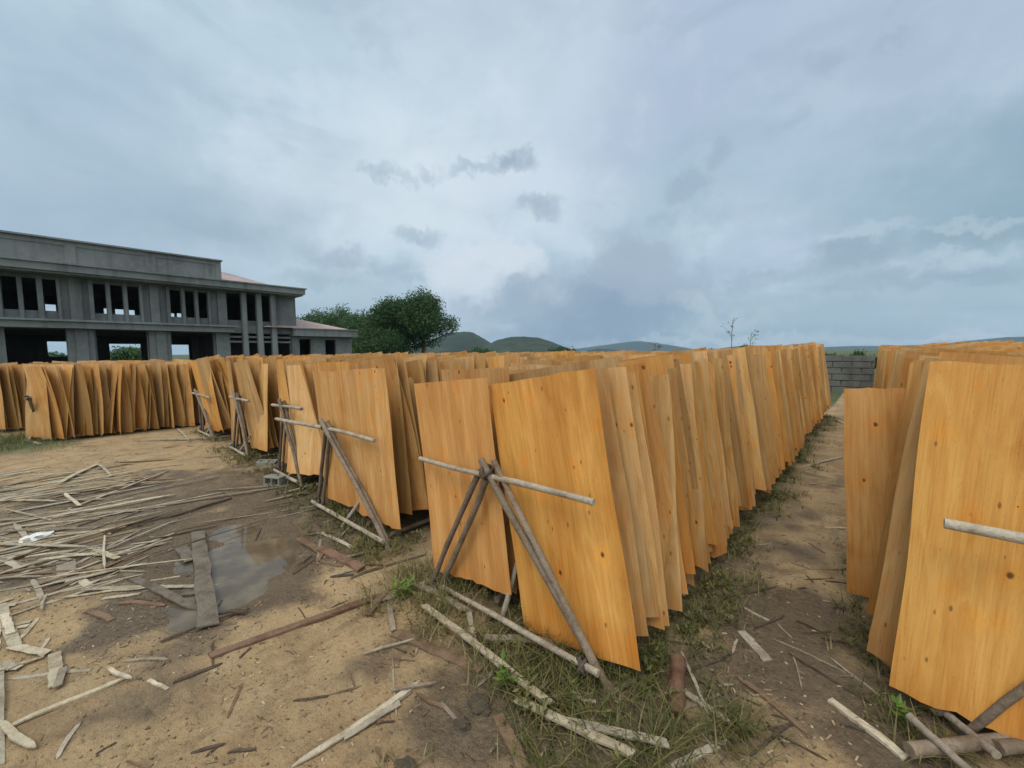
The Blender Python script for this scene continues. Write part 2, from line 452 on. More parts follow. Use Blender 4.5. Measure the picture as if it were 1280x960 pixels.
srg = random.Random(21)
VAR = [sheet_mesh(100+i, W=srg.uniform(.66,.74), H=srg.uniform(1.34,1.385), curl=srg.uniform(-.075,.075), bow=srg.uniform(-.09,.06),
                  twist=srg.uniform(-.05,.05), wav=srg.uniform(.003,.009), chip=srg.choice((0,.02,.04,.08))) for i in range(22)]
WALLROWS = {   # words that find each rack in the picture
 'A': 'rack right of the lane', 'B': 'big rack left of the lane', 'C': 'second rack left of the lane',
 'D': 'third rack left of the lane', 'E': 'fourth rack left of the lane', 'F': 'fifth rack left of the lane',
 'G': 'long back row facing the yard', 'H': 'row at the far left edge'}
ORD = ['front', 'second', 'third', 'fourth', 'fifth', 'sixth', 'seventh', 'eighth', 'ninth', 'tenth', 'eleventh', 'twelfth', 'thirteenth', 'fourteenth', 'fifteenth']
def tone_word(c):
    s = c[0]/max(c[2], .01); l = sum(c)
    if s > 6: return 'deep orange'
    if s > 4.6: return 'orange'
    if l > 1.28: return 'pale straw'
    return 'dull tan'

DEEP = dict(v=[], f=[], suv=[], shape=[], tone=[])
def deep_sheet(seed, mat, c):
    rg = random.Random(seed)
    V, Fc, S = sheet_data(seed, W=rg.uniform(.66,.74), H=rg.uniform(1.32,1.41), curl=rg.uniform(-.05,.05), bow=rg.uniform(-.06,.05), twist=rg.uniform(-.05,.05), wav=.006, nx=3, nz=4)
    b = len(DEEP['v']); ox, oz = rg.uniform(0, 60), rg.uniform(0, 60)
    DEEP['v'] += [tuple(mat @ Vector(p)) for p in V]
    DEEP['f'] += [tuple(b+i for i in q) for q in Fc]
    DEEP['suv'] += [(s[0]+ox, 0, s[2]+oz) for s in S]; DEEP['shape'] += S
    DEEP['tone'] += [(*c, 1)]*len(V)

def smat(x, y, z, yaw, tilt, lean):
    from mathutils import Euler
    return Matrix.Translation((x, y, z)) @ Euler((R(lean), R(tilt), R(yaw)), 'XYZ').to_matrix().to_4x4()

def place_sheet(mesh, mat, c, label, group, name='veneer_sheet'):
    o = bpy.data.objects.new(name, mesh); COL.objects.link(o)
    o.matrix_world = mat; o.color = (*c, 1)
    tag(o, label, 'veneer sheet', group)
    return o

N_IND = dict(A=(26, 2), B=(10, 145), C=(5, 16), D=(4, 9), E=(3, 8), F=(3, 10), G=(2, 40), H=(1, 12))   # left column, right column
HERO = {}
HERO[('B', 1, 0)] = dict(m=dict(W=.71, H=1.43, curl=.012, bow=-.02, wav=.003, chip=.012), t=(-1.10, 1.72, .055, 0, -9.5, 1.0), c=(.70,.375,.10))
HERO[('B', 0, 0)] = dict(m=dict(W=.70, H=1.30, curl=-.02, bow=-.02, wav=.006, chip=.09), t=(-1.88, 1.70, .13, 2, -5.5, 1.5), c=(.65,.355,.13))
HERO[('C', 1, 0)] = dict(m=dict(W=.70, H=1.32, curl=.03, bow=-.03, wav=.006, chip=.03), t=(-3.18, 1.78, .15, 0, -2.5, 2), c=(.65,.38,.15))
HERO[('C', 0, 0)] = dict(m=dict(W=.66, H=1.30, curl=.02, bow=-.03, wav=.006, chip=.03), t=(-3.86, 1.80, .13, 4, -1, 2), c=(.62,.36,.14))
HERO[('A', 0, 0)] = dict(m=dict(W=.72, H=1.46, curl=.01, bow=-.01, wav=.002, chip=.05), t=(.475, 2.40, .075, -2, 2.2, -1), c=(.68,.37,.10))
HERO[('D', 1, 0)] = dict(m=dict(W=.62, H=1.30, curl=.03, bow=-.03, wav=.004, chip=.03, kink=-.22), t=(-5.02, 1.90, .17, 20, -2, -10), c=(.70,.455,.215))
HERO[('D', 1, 1)] = dict(m=dict(W=.55, H=1.28, curl=.03, bow=.03, wav=.004, chip=.03, kink=-.3), t=(-5.12, 1.94, .17, 14, 0, -14), c=(.70,.47,.24))
HERO[('E', 1, 0)] = dict(m=dict(W=.55, H=1.30, curl=.03, bow=.0, wav=.004, chip=.02), t=(-6.95, 2.0, .16, 2, 1, -3), c=(.68,.44,.19))
SHEETS = []
for ri, (k, (cx, y0, y1)) in enumerate(RACKS.items()):
    for side in (0, 1):
        rg = random.Random(500 + ri*2 + side)
        y = y0; i = 0; drift = 0.; yawd = 0.
        nind = N_IND[k][side]
        while y < y1:
            # sheets bunch up: a few close together, then a wider gap
            sx = cx + (.38 if side else -.42)
            if k in 'GH':
                yaw = rg.gauss(20, 5); tilt = rg.gauss(0, 1.6); lean = rg.gauss(0, 1.8); sx += rg.gauss(0, .05)
            elif side == 1:
                if rg.random() < .12: drift = rg.uniform(-.045, .045); yawd = rg.uniform(0, 10)
                yaw = rg.gauss(7+yawd, 3.5); tilt = rg.gauss(-8.5, 1.2); lean = rg.gauss(-1, 1.5)
                sx += drift + rg.gauss(0, .015)
                if k in 'CDEF': tilt += 3
                if k in 'DEF': lean += 8; yaw -= 3
                if k == 'F': lean += 2
            else:
                if rg.random() < .2: drift = rg.uniform(-.05, .05)
                yaw = rg.gauss(-5, 4); tilt = rg.gauss(-3, 2) if k != 'A' else rg.gauss(4.5, 1.2); lean = rg.gauss(-1, 1.5)
                sx += drift + rg.gauss(0, .015)
                if k == 'A': sx -= .075; yaw -= rg.uniform(0, 12); drift *= .7
            z = rg.uniform(.07, .12) + (.06 if tilt > 9 or tilt < -9 else 0) + (.07 if k in 'CDEF' else 0) - (.05 if k in 'GH' else 0)
            c = tone(rg)
            hero = HERO.get((k, side, i))
            tall = 1 + (.009*(y-y0) if k == 'B' else .05 if k == 'A' else 0); tall = min(tall, 1.1)
            z += .008*(y-y0) if k in 'AB' else 0
            mat = smat(sx, y, z, yaw, tilt, lean) @ Matrix.Diagonal((1, 1, tall, 1))
            if i < nind:
                if hero:
                    mesh = sheet_mesh(900+ri*40+side*10+i, nx=14, nz=22, **hero['m']); mat = smat(*hero['t']); c = hero['c']
                else:
                    mesh = VAR[rg.randrange(len(VAR))]
                colm = {('A',0): 'lane side', ('B',1): 'lane side'}.get((k, side), 'right column' if side else 'left column')
                if i < len(ORD):
                    lab = '%s %s veneer sheet, %s of %s' % (ORD[i], tone_word(c), colm, WALLROWS[k])
                elif y > y0 + (y1-y0)*.62:
                    lab = 'veneer sheet toward the far end, %s of %s' % (colm, WALLROWS[k])
                else:
                    lab = 'veneer sheet midway down, %s of %s' % (colm, WALLROWS[k])
                SHEETS.append(place_sheet(mesh, mat, c, lab, 'veneer sheets in %s' % WALLROWS[k]))
            else:
                deep_sheet(3000+ri*400+side*200+i, mat, c)
            i += 1
            y += rg.choice((.045, .06, .075, .09, .115)) if k not in 'GH' else rg.uniform(.045, .09)
# the odd sheet standing loose in the lane against the right rack
lm = sheet_mesh(1301, W=.46, H=1.31, curl=.015, bow=-.02, wav=.002, chip=.03, nx=12, nz=18)
place_sheet(lm, smat(.165, 3.28, .06, -6, -3.5, 0), (.66,.355,.12), 'knotty veneer sheet set lower than its neighbours, jutting into the lane', 'veneer sheets in ' + WALLROWS['A'])
dm = bpy.data.meshes.new('veneer_sheets'); dm.from_pydata(DEEP['v'], [], DEEP['f']); dm.update(); shade(dm, 50)
for nm in ('suv', 'shape'):
    at = dm.attributes.new(nm, 'FLOAT_VECTOR', 'POINT'); at.data.foreach_set('vector', [c for s in DEEP[nm] for c in s])
at = dm.attributes.new('tone', 'FLOAT_COLOR', 'POINT'); at.data.foreach_set('color', [c for s in DEEP['tone'] for c in s])
tag(link('veneer_sheets', dm, M['veneer_deep']), 'mass of drying veneer sheets deep inside the racks, only their tops showing', 'veneer sheets', None, 'stuff')

# ------------------------------------------------------------------ drying racks (pole trestles)
BARK = [(.20,.155,.115), (.24,.19,.145), (.17,.13,.10), (.27,.225,.18)]
PALE = (.38,.325,.26)
def pole(name, a, b, r0, r1, seed, parent, c, bend=.01):
    o = bent_pole(a, b, r0*.88, r1*.88, seed, bend).build(name, M['wood'], parent, True); o.color = (*c, 1)
    return o
def lashing(p, r, seed, parent):
    rg = random.Random(seed); mb = MB()
    for k in range(3):
        ax = Vector((rg.uniform(-1,1), rg.uniform(-1,1), rg.uniform(-.5,.5))).normalized()
        s = ax.orthogonal().normalized(); t = ax.cross(s)
        pts = [Vector(p) + (s*math.cos(a)+t*math.sin(a))*r for a in np.linspace(0, 6.0, 11)]
        mb.tube(pts, .009, 6)
    o = mb.build('lashing', M['wood'], parent, True); o.color = (.10,.08,.065,1)
RLAB = {'A': 'weathered pole trestle of the drying rack right of the lane', 'B': 'large weathered pole trestle in front of the big rack beside the lane',
        'C': 'pole trestle with doubled legs standing beside the puddle', 'D': 'pole trestle in front of the bent pale veneer sheets, by the concrete block',
        'E': 'slim pole trestle between the bent sheets and the farthest trestle', 'F': 'pole trestle at the inner corner of the yard, farthest of those with legs showing',
        'G': 'trestle of the long back row with only its stub of crossbar showing', 'H': 'pole trestle of the row at the far left edge of the yard'}
def rack(k):
    cx, y0, y1 = RACKS[k]; rg = random.Random(ord(k))
    r = empty('drying_rack', (cx, y0, 0)); tag(r, RLAB[k], 'drying rack', 'drying racks of poles')
    Y = -.09
    far = k in 'EFGH'
    if k == 'A':
        pole('crossbar', (-.66, -.16, .925), (1.1, -.14, .93), 0.0234, 0.0216, 1, r, (.42,.37,.30), .003)
        pole('foot_rail', (-.72, -.31, .05), (.1, .55, .10), 0.0281, 0.0250, 2, r, BARK[1], .004)
        pole('foot_rail', (-.47, -.10, .07), (.35, .66, .08), 0.0281, 0.0234, 3, r, BARK[1], .004)
        pole('leg', (-.55, -.02, .0), (-.1, -.12, .97), 0.0172, 0.0156, 4, r, BARK[0])
        pole('leg', (.75, -.10, 0), (0, -.14, .98), 0.0187, 0.0156, 5, r, BARK[0])
        pole('brace', (-.60, .02, .05), (-.48, -.16, .08), 0.0203, 0.0172, 6, r, BARK[3], .004)
        pole('brace', (-.72, -.18, .10), (-.50, -.36, .06), 0.0195, 0.0156, 7, r, BARK[3], .004)
    elif k == 'B':
        W = lambda px, py, yy: tuple(at_y(px, py, yy) - Vector((cx, y0, 0)))
        pole('crossbar', W(525,573,1.60), W(742,628,1.60), .017, .019, 11, r, PALE, .006)
        pole('leg', W(601,574,1.59), (-.83-cx, 1.64-y0, -.02), .024, .021, 12, r, BARK[0], .006)
        pole('leg', W(617,575,1.60), W(742,828,1.63), .019, .023, 13, r, BARK[1], .008)
        pole('leg', W(600,588,1.63), W(536,741,1.62), .021, .018, 14, r, BARK[2], .008)
        pole('leg', W(612,590,1.60), W(553,728,1.64), .021, .019, 15, r, BARK[0], .008)
        pole('foot_rail', W(552,733,1.63), W(748,842,1.60), .017, .020, 16, r, PALE, .006)
        pole('brace', W(648,700,1.78), W(618,808,1.62), .017, .018, 17, r, (.33,.29,.24), .006)
        lashing(W(609,590,1.60), .04, 3, r); lashing(W(545,735,1.63), .038, 4, r); lashing(W(728,832,1.61), .036, 5, r)
        pole('ridge_pole', (-.22, .02, .84), (-.2, y1-y0, .84), .025, .02, 18, r, BARK[0], .002)
        for q in range(5):
            yy = .9+q*1.9
            pole('prop', (.62, yy, 0), (.30, yy+.12, .26), .014, .014, 60+q, r, (.36,.33,.29), .004)
    else:
        s = 1.0 if k in 'CD' else .92
        w = {'C': .74, 'D': .42, 'E': .42, 'F': .55, 'G': .5, 'H': .5}[k]
        ax = {'C': -.30, 'D': .02, 'E': .12, 'F': -.38, 'G': .35, 'H': .3}[k]
        ah = {'C': .93, 'D': 1.0, 'E': .98, 'F': .86, 'G': .86, 'H': .86}[k]
        j = lambda d=.02: rg.uniform(-d, d)
        cb = {'C': (-1.55, .62), 'D': (-.30, .62), 'E': (-.18, .75), 'F': (-.75, .62), 'G': (-.05, .62), 'H': (-.5, .5)}[k]
        pole('crossbar', (cb[0], Y-.06, ah-.06+j()), (cb[1], Y-.06, ah-.04+j()), .021, .020, 20+ord(k), r, PALE if k != 'G' else BARK[0], .006)
        if k != 'G': pole('leg', (ax-.02, Y-.08, ah+.05), (w, Y-.02, -.02), .023, .020, 21+ord(k), r, BARK[1] if k != 'E' else BARK[3], .008)
        if k != 'G': pole('leg', (ax+.05, Y-.05, ah+.03), (w-.07, Y+.01, .03), .020, .020, 22+ord(k), r, BARK[0], .008)
        lx = {'C': -.72, 'D': -.46, 'E': -.5, 'F': -.55, 'G': -.5, 'H': -.5}[k]
        pole('leg', (ax-.03, Y-.02, ah-.02), (lx, Y+.02, -.02), .021, .018, 23+ord(k), r, BARK[2], .008)
        pole('leg', (ax+.02, Y, ah-.02), (lx+.10, Y+.03, .0), .020, .018, 24+ord(k), r, BARK[0], .008)
        pole('foot_rail', (lx, Y-.03, .07), (w-.04, Y-.06, .09), .019, .022, 25+ord(k), r, PALE, .006)
        pole('brace', (.22, Y+.16, .45), (-.02, Y-.06, .0), .017, .017, 26+ord(k), r, (.36,.32,.27), .006)
        lashing((ax, Y-.04, ah-.03), .04, ord(k), r); lashing((lx+.04, Y, .08), .036, ord(k)+1, r)
        pole('ridge_pole', (-.05, .02, .80), (-.05, y1-y0, .80), .024, .02, 27+ord(k), r, BARK[0], .002)
    for q, xx in enumerate((-.62, -.22, .20, .56)):
        pole('lower_rail', (xx, -.0, .055), (xx, y1-y0, .055), .024, .022, 200+q+ord(k), r, BARK[0], .001)
for k in RACKS: rack(k)

# ------------------------------------------------------------------ debris: strips, boards, sticks
def strip_mesh(seed, kind='strip'):
    rg = random.Random(seed); nx = 12; V = []; Fc = []
    bd_ = kind == 'board'
    bx = rg.uniform(-.9, .9)*(.06 if bd_ else 1); bz = rg.uniform(0, .5); tw = rg.uniform(-.25, .25)*(.3 if bd_ else 1); sk = rg.uniform(-.25,.25)
    for i in range(nx+1):
        t = i/nx
        wl = -.5+rg.uniform(-.07, .07); wr = .5+rg.uniform(-.07, .07)
        e = min(t, 1-t)
        if e < .12 and kind != 'board':
            q = e/.12; s = .15+.85*q
            if i < nx/2: wl *= s if seed % 2 else 1; wr *= s
            else: wl *= s; wr *= s if seed % 3 else 1
        yb = bx*math.sin(math.pi*t)*.6 + (.0 if bd_ else .10)*math.sin(t*6+seed)
        zb = bz*math.sin(math.pi*t) + .15*math.sin(t*9+seed)
        for (w, h) in ((wl,-.5),(wr,-.5),(wr,.5),(wl,.5)):
            V.append((t-.5 + (sk*w*.12 if i in (0, nx) else 0), w+yb, h*(.7+.3*e*2)+zb + tw*w*(t-.5)*2))
        if i:
            a = (i-1)*4; b = i*4
            for k in range(4): Fc.append((a+k, a+(k+1) % 4, b+(k+1) % 4, b+k))
    Fc.append((3,2,1,0)); e = nx*4; Fc.append((e,e+1,e+2,e+3))
    m = bpy.data.meshes.new('veneer_strip'); m.from_pydata(V, [], Fc); m.update(); m.materials.append(M['wood'])
    return m
STR = [strip_mesh(i) for i in range(1, 17)]
BRD = [strip_mesh(i, 'board') for i in range(31, 39)]
def lay(name, mesh, a, b, w, t, c, label, cat, group, lift=0.0, roll=0.0):
    a = Vector((a[0], a[1], gz(a[0], a[1]))); b = Vector((b[0], b[1], gz(b[0], b[1])))
    d = b-a; L = d.length; mid = (a+b)/2
    if L/w < 9: mesh = BRD[int(L*7919) % len(BRD)]
    t *= .8
    mid.z = max(mid.z, gz(mid.x, mid.y)) + t*.25 + lift*.8
    x = d.normalized(); y = Vector((0,0,1)).cross(x).normalized(); z = x.cross(y)
    if roll:
        q = Matrix.Rotation(roll, 3, x); y = q @ y; z = q @ z
    mt = Matrix.Identity(4)
    for i in range(3): mt[i][0] = x[i]*L; mt[i][1] = y[i]*w; mt[i][2] = z[i]*t; mt[i][3] = mid[i]
    o = bpy.data.objects.new(name, mesh); COL.objects.link(o); o.matrix_world = mt; o.color = (*c, 1)
    tag(o, label, cat, group); return o
CL = {'wet': (.15,.125,.10), 'pale': (.37,.32,.25), 'cream': (.43,.37,.27), 'grey': (.27,.225,.175), 'brown': (.19,.125,.08), 'dark': (.09,.065,.048), 'red': (.21,.125,.085), 'white': (.50,.43,.33)}
hand = [  # x0,y0,x1,y1, width, thick, colour, board?, lift, label
 (365,962,525,851,.03,.012,'white',0,0,'long white splintered strip on bare earth at the bottom of the yard'),
 (430,925,500,880,.03,.008,'pale',0,.012,'short pale sliver lying along the long white splintered strip'),
 (262,823,500,736,.05,.02,'red',1,0,'long reddish bark board lying across the bare tan earth'),
 (470,752,560,722,.045,.015,'pale',0,.012,'grey slat end running into the weeds by the left trestle foot'),
 (530,766,688,893,.038,.016,'cream',1,.06,'long cream board in the grass before the big front sheet'),
 (515,735,590,772,.045,.012,'grey',0,.03,'weathered grey strip lying against the trestle foot in the grass'),
 (645,885,792,958,.036,.016,'cream',1,.05,'cream board lower in the grass, pointing at the bottom edge'),
 (700,912,835,944,.034,.012,'pale',1,.05,'flat pale board crossing the grass at the bottom'),
 (494,791,602,838,.06,.022,'brown',1,0,'thick brown plank on the mud below the trestle'),
 (458,770,482,742,.05,.014,'brown',1,.02,'short brown plank end propped over the bark board'),
 (492,790,486,755,.03,.012,'grey',1,.015,'short grey slat beside the green weed tuft'),
 (604,802,700,808,.045,.016,'grey',1,.04,'grey slat lying level under the trestle foot rail'),
 (586,772,594,812,.03,.012,'pale',1,.04,'short pale slat leaning on the long cream board'),
 (622,895,655,962,.05,.02,'brown',1,0,'dark brown board end at the bottom among dead grass'),
 (690,876,745,885,.02,.008,'pale',0,.02,'thin pale strip in the long grass under the sheet corner'),
 (1037,876,1132,949,.036,.02,'white',1,.0,'thick pale stick lying in the lane close to the right rack'),
 (1036,823,1100,871,.010,.008,'pale',0,0,'thin pale stick across the dark wet patch in the lane'),
 (845,860,915,905,.028,.012,'pale',1,.01,'pale slat at the mouth of the lane beside the brown log'),
 (858,868,950,915,.03,.014,'brown',0,.0,'brown slat beside the pale slat at the lane mouth'),
 (838,958,908,924,.03,.012,'pale',0,.0,'pale curved strip at the bottom edge below the log'),
 (922,845,1015,920,.03,.012,'brown',0,.0,'long brown twig-like strip along the edge of the wet patch'),
 (926,788,960,826,.05,.012,'pale',1,0,'flat greyish offcut at the edge of the dark wet patch'),
 (928,757,966,778,.018,.008,'pale',0,0,'small pale strip on the lane beyond the offcut'),
 (910,745,970,735,.012,.008,'dark',0,0,'dark thin stick lying crossways in the lane'),
 (1030,659,1070,662,.022,.012,'white',0,0,'short white stick beside the loose knotty sheet'),
 (1003,583,1062,570,.05,.02,'pale',0,0,'pale pole lying across the lane toward its far end'),
 (1045,525,1060,532,.07,.02,'pale',0,0,'pale stick at the far end of the lane'),
 (0,915,158,852,.026,.014,'cream',0,.0,'long cream strip at the lower left of the yard'),
 (0,905,45,942,.026,.012,'cream',0,.01,'cream strip end at the lower left corner'),
 (135,842,165,856,.016,.012,'white',0,.02,'short white strip crossing the tip of the long cream strip'),
 (8,845,112,838,.022,.01,'pale',0,.0,'thin pale strip under the small grey board at lower left'),
 (68,815,70,858,.05,.010,'cream',1,.014,'small greyish board lying across the thin strip at lower left'),
 (80,835,72,862,.03,.010,'grey',0,.022,'narrow offcut on the small board at lower left'),
 (152,829,212,828,.018,.01,'grey',0,.0,'thin grey stick alone on the earth left of the board'),
 (186,853,210,861,.015,.012,'white',0,.0,'small white offcut at the end of the dark twig'),
 (216,853,278,829,.022,.014,'dark',0,.0,'dark rotten twig lying on the tan earth'),
 (70,952,100,906,.018,.008,'pale',0,.0,'thin pale strip near the lower left corner'),
 (0,825,0,960,.025,.01,'pale',1,.0,'pale board cut by the left edge at the bottom'),
 (72,692,152,694,.022,.01,'pale',0,.01,'pale strip through the star of crossed strips'),
 (131,670,131,716,.014,.01,'white',0,.018,'upright strip of the star of crossed strips'),
 (120,688,147,702,.04,.01,'cream',1,.026,'short wide cream strip atop the star of crossed strips'),
 (82,697,84,720,.10,.008,'grey',1,.0,'square grey veneer offcut beside the star of strips'),
 (102,728,112,738,.045,.012,'white',1,.0,'small white block of offcut in the left tangle'),
 (0,698,26,710,.04,.01,'pale',1,.01,'pale board end at the left edge below the tangle'),
 (0,760,20,808,.05,.012,'cream',1,.0,'broad cream offcut at the left edge of the yard'),
 (6,775,14,796,.035,.012,'white',1,.02,'white offcut stacked on the broad cream offcut'),
 (247,664,261,786,.10,.016,'wet',1,.020,'wide wet grey plank lying across the puddle'),
 (158,721,248,757,.05,.016,'wet',0,.012,'narrow grey plank slanting into the puddle'),
 (226,686,238,698,.08,.012,'wet',1,.03,'short grey plank offcut in the back of the puddle'),
 (200,804,312,762,.02,.012,'dark',0,.01,'dark stick along the near edge of the puddle'),
 (275,764,308,771,.03,.014,'dark',1,.02,'short dark slat at the near right tip of the puddle'),
 (272,752,282,735,.012,.01,'dark',0,.02,'dark twig standing out of the puddle water'),
 (225,740,262,738,.018,.012,'dark',0,.03,'dark stick across the wide wet plank'),
 (150,755,206,752,.03,.012,'red',0,.0,'reddish strip on the earth left of the puddle'),
 (110,765,140,773,.035,.014,'brown',0,.0,'curled brown bark piece left of the puddle'),
 (80,652,390,603,.03,.016,'grey',0,.0,'long grey pole running behind the puddle'),
 (205,648,290,622,.03,.016,'dark',0,.012,'dark bark strip lying over the long grey pole'),
 (398,686,452,716,.07,.03,'red',1,.0,'split reddish plank beside the puddle trestle'),
 (402,666,440,686,.028,.014,'white',1,.012,'short white slat between plank and trestle'),
 (372,668,400,690,.05,.02,'brown',1,.01,'brown plank piece by the puddle trestle foot'),
 (366,718,402,690,.03,.012,'dark',0,.0,'dark stick pointing at the split reddish plank'),
 (356,617,396,606,.03,.014,'pale',0,.02,'pale slat before the concrete block'),
 (330,628,384,616,.035,.014,'grey',0,.01,'grey slat in front of the pale slat by the block'),
 (318,672,326,656,.014,.012,'dark',0,.0,'small dark twig right of the puddle'),
 (166,552,284,547,.05,.03,'pale',0,.0,'long pale pole on the ground before the inner corner trestle'),
 (222,538,236,553,.03,.02,'pale',0,.03,'short pale stick leaning over the long pale pole'),
 (205,535,222,528,.06,.02,'grey',0,.0,'grey stick near the inner corner of the yard'),
 (34,550,52,556,.05,.02,'pale',0,.0,'pale stick beside the grass patch at far left'),
 (72,606,122,582,.06,.012,'cream',0,.02,'broad cream strip at the top of the left tangle'),
 (122,582,140,598,.03,.010,'pale',0,.02,'short strip forming a peak with the broad cream strip'),
 (0,612,88,600,.05,.012,'pale',0,.0,'pale board at the top left of the tangle'),
 (85,637,212,589,.03,.010,'cream',0,.014,'long cream strip slanting out of the tangle to the right'),
 (80,618,100,634,.03,.012,'white',0,.02,'white offcut lying in the tangle'),
 (44,664,70,658,.02,.01,'white',0,.0,'short white strip beside the white plastic bag'),
]
for i, (x0,y0,x1,y1,w,t,c,bd,lift,lab) in enumerate(hand):
    k = rng.uniform(.9, 1.08); cc = tuple(v*k for v in CL[c])
    ms = BRD[i % len(BRD)] if bd else STR[i % len(STR)]
    lay('wood_board' if bd else 'wood_strip', ms, gnd(x0,y0), gnd(x1,y1), w, t, cc, lab, 'board' if bd else 'wood strip', 'scrap wood lying in the yard', lift)
trg = random.Random(99)
def scatter(n, px0, px1, py0, py1, ang, spread, L, w, cols, where, lift=.03, name='veneer_strip'):
    for i in range(n):
        p = gnd(trg.uniform(px0, px1), trg.uniform(py0, py1)); a = R(ang + trg.gauss(0, spread)); l = trg.uniform(*L)
        if trg.random() < .4: l *= .5
        ww = trg.uniform(*w); c = trg.choice(cols)
        d = Vector((math.cos(a), math.sin(a), 0))*l/2
        k = trg.uniform(.82, 1.1)
        size = 'long' if l > (L[0]+L[1])/2 else 'short'
        lab = '%s %s wood strip %s' % (size, c, where)
        lay(name, trg.choice(STR), p-d, p+d, ww, trg.uniform(.004, .010), tuple(v*k for v in CL[c]), lab, 'wood strip', 'loose wood strips ' + where, trg.random()**2*lift)
scatter(84, -60, 180, 590, 700, 84, 26, (.3,1.6), (.012,.042), ['pale','cream','pale','grey','white'], 'in the tangle of offcuts left of the puddle')
scatter(46, -30, 210, 680, 750, 80, 34, (.15,.9), (.010,.036), ['pale','grey','brown','pale','cream'], 'in the lower tangle by the star of strips')
scatter(20, 90, 400, 606, 670, 84, 16, (.3,1.5), (.012,.03), ['grey','dark','brown','dark'], 'in the dark mud behind the puddle')
scatter(22, 380, 490, 600, 725, 60, 50, (.15,.6), (.012,.03), ['grey','brown','pale','dark'], 'around the foot of the puddle trestle', .02)
scatter(14, -10, 60, 755, 835, 60, 50, (.1,.3), (.015,.045), ['cream','pale','white'], 'in the pile at the left edge of the yard', .03)
scatter(44, 880, 1070, 580, 930, 60, 60, (.08,.4), (.006,.014), ['dark','brown','grey','dark'], 'trodden into the lane', .004)
scatter(40, 470, 920, 790, 955, 20, 70, (.08,.4), (.006,.018), ['dark','brown','grey','pale'], 'in the rubbish before the big front sheet', .02)
scatter(18, 120, 520, 740, 955, 60, 60, (.05,.22), (.006,.014), ['dark','brown','dark'], 'scattered on the bare earth in front', .0)
scatter(18, 60, 330, 540, 600, 80, 40, (.2,1.0), (.02,.05), ['brown','pale','grey','brown'], 'on the open ground before the back row', .0)
scatter(14, 560, 800, 745, 860, 20, 60, (.2,.6), (.012,.03), ['brown','grey','dark'], 'under the big rack beside the lane', .02)

# round brown log at the lane mouth
a, b = gnd(845, 895), gnd(847, 845)
lo = bent_pole(a+Vector((0,0,.0)), b+Vector((.0,.0,.09)), .034, .036, 5, .01, 14).build('log', M['wood'], None, True); lo.color = (.13,.07,.045,1)
tag(lo, 'stubby reddish brown log poking up at the lane mouth', 'log')
# concrete block with two holes
def hollow_block(px, py, L, W, H, rz, label, broken=False):
    p = gnd(px, py); mb = MB(); h0 = .0
    t = .026
    xs = [-L/2, -L/2+t, -t/2, t/2, L/2-t, L/2]
    mb.box(-L/2, L/2, -W/2, -W/2+t, 0, H); mb.box(-L/2, L/2, W/2-t, W/2, 0, H)
    for x in (xs[0], xs[2], xs[4]): mb.box(x, x+t, -W/2+t, W/2-t, 0, H)
    mb.box(-L/2+t, L/2-t, -W/2+t, W/2-t, H*.35, H*.5)
    o = mb.build('concrete_block', M['mortar']); o.location = (p.x, p.y, gz(p.x, p.y)-.005); o.rotation_euler = (R(88), 0, R(rz)) if not broken else (R(4), R(3), R(rz))
    if not broken: o.location.z += W/2
    bv = o.modifiers.new('edge', 'BEVEL'); bv.width = .008; bv.segments = 2
    tag(o, label, 'concrete block'); return o
hollow_block(350, 603, .25, .12, .13, 25, 'pale grey hollow concrete block on the mud near the third trestle')
hollow_block(334, 580, .25, .13, .05, 50, 'flat grey concrete slab piece lying behind the hollow block', True)
# white plastic bag: crumpled sheet
def crumple(name, px, py, sx, sy, sz, seed, mat, label, cat):
    p = gnd(px, py); nU, nV = 22, 12; V = []; Fc = []
    for j in range(nV+1):
        for i in range(nU):
            th = 2*math.pi*i/nU; ph = math.pi*j/nV
            d = Vector((math.sin(ph)*math.cos(th), math.sin(ph)*math.sin(th), math.cos(ph)))
            r = 1 + .45*mnoise.noise(d*1.9+Vector((seed,0,0))) + .28*mnoise.noise(d*5+Vector((seed,3,0)))
            V.append((d.x*r*sx, d.y*r*sy, max(-.002, d.z*r*sz + sz*.3)))
    for j in range(nV):
        for i in range(nU):
            i2 = (i+1) % nU; Fc.append((j*nU+i, (j+1)*nU+i, (j+1)*nU+i2, j*nU+i2))
    m = bpy.data.meshes.new(name); m.from_pydata(V, [], Fc); m.update()
    o = link(name, m, mat); o.location = (p.x, p.y, gz(p.x, p.y)); tag(o, label, cat); return o
bm, g, b = new_mat('white_plastic'); b.inputs['Base Color'].default_value = (.60,.60,.58,1); b.inputs['Roughness'].default_value = .4
crumple('plastic_bag', 46, 674, .06, .10, .03, 2.2, bm, 'crumpled white plastic bag lying on the strips at left', 'plastic bag')
dk, g, b = new_mat('charred_soil'); g.set(b.inputs['Base Color'], g.mix(g.noise(g.n('ShaderNodeNewGeometry').outputs['Position'], 40, 4), (.03,.022,.015), (.09,.065,.042))); b.inputs['Roughness'].default_value = .9
crumple('soil_clod', 578, 905, .035, .03, .02, 5.1, dk, 'small black clod of burnt soil on the tan earth', 'clod')
crumple('soil_clod', 600, 882, .06, .045, .022, 8.1, dk, 'larger black clod of burnt soil against the dead grass', 'clod')
crumple('soil_clod', 508, 962, .05, .035, .02, 11.3, dk, 'black clod of soil at the bottom edge', 'clod')

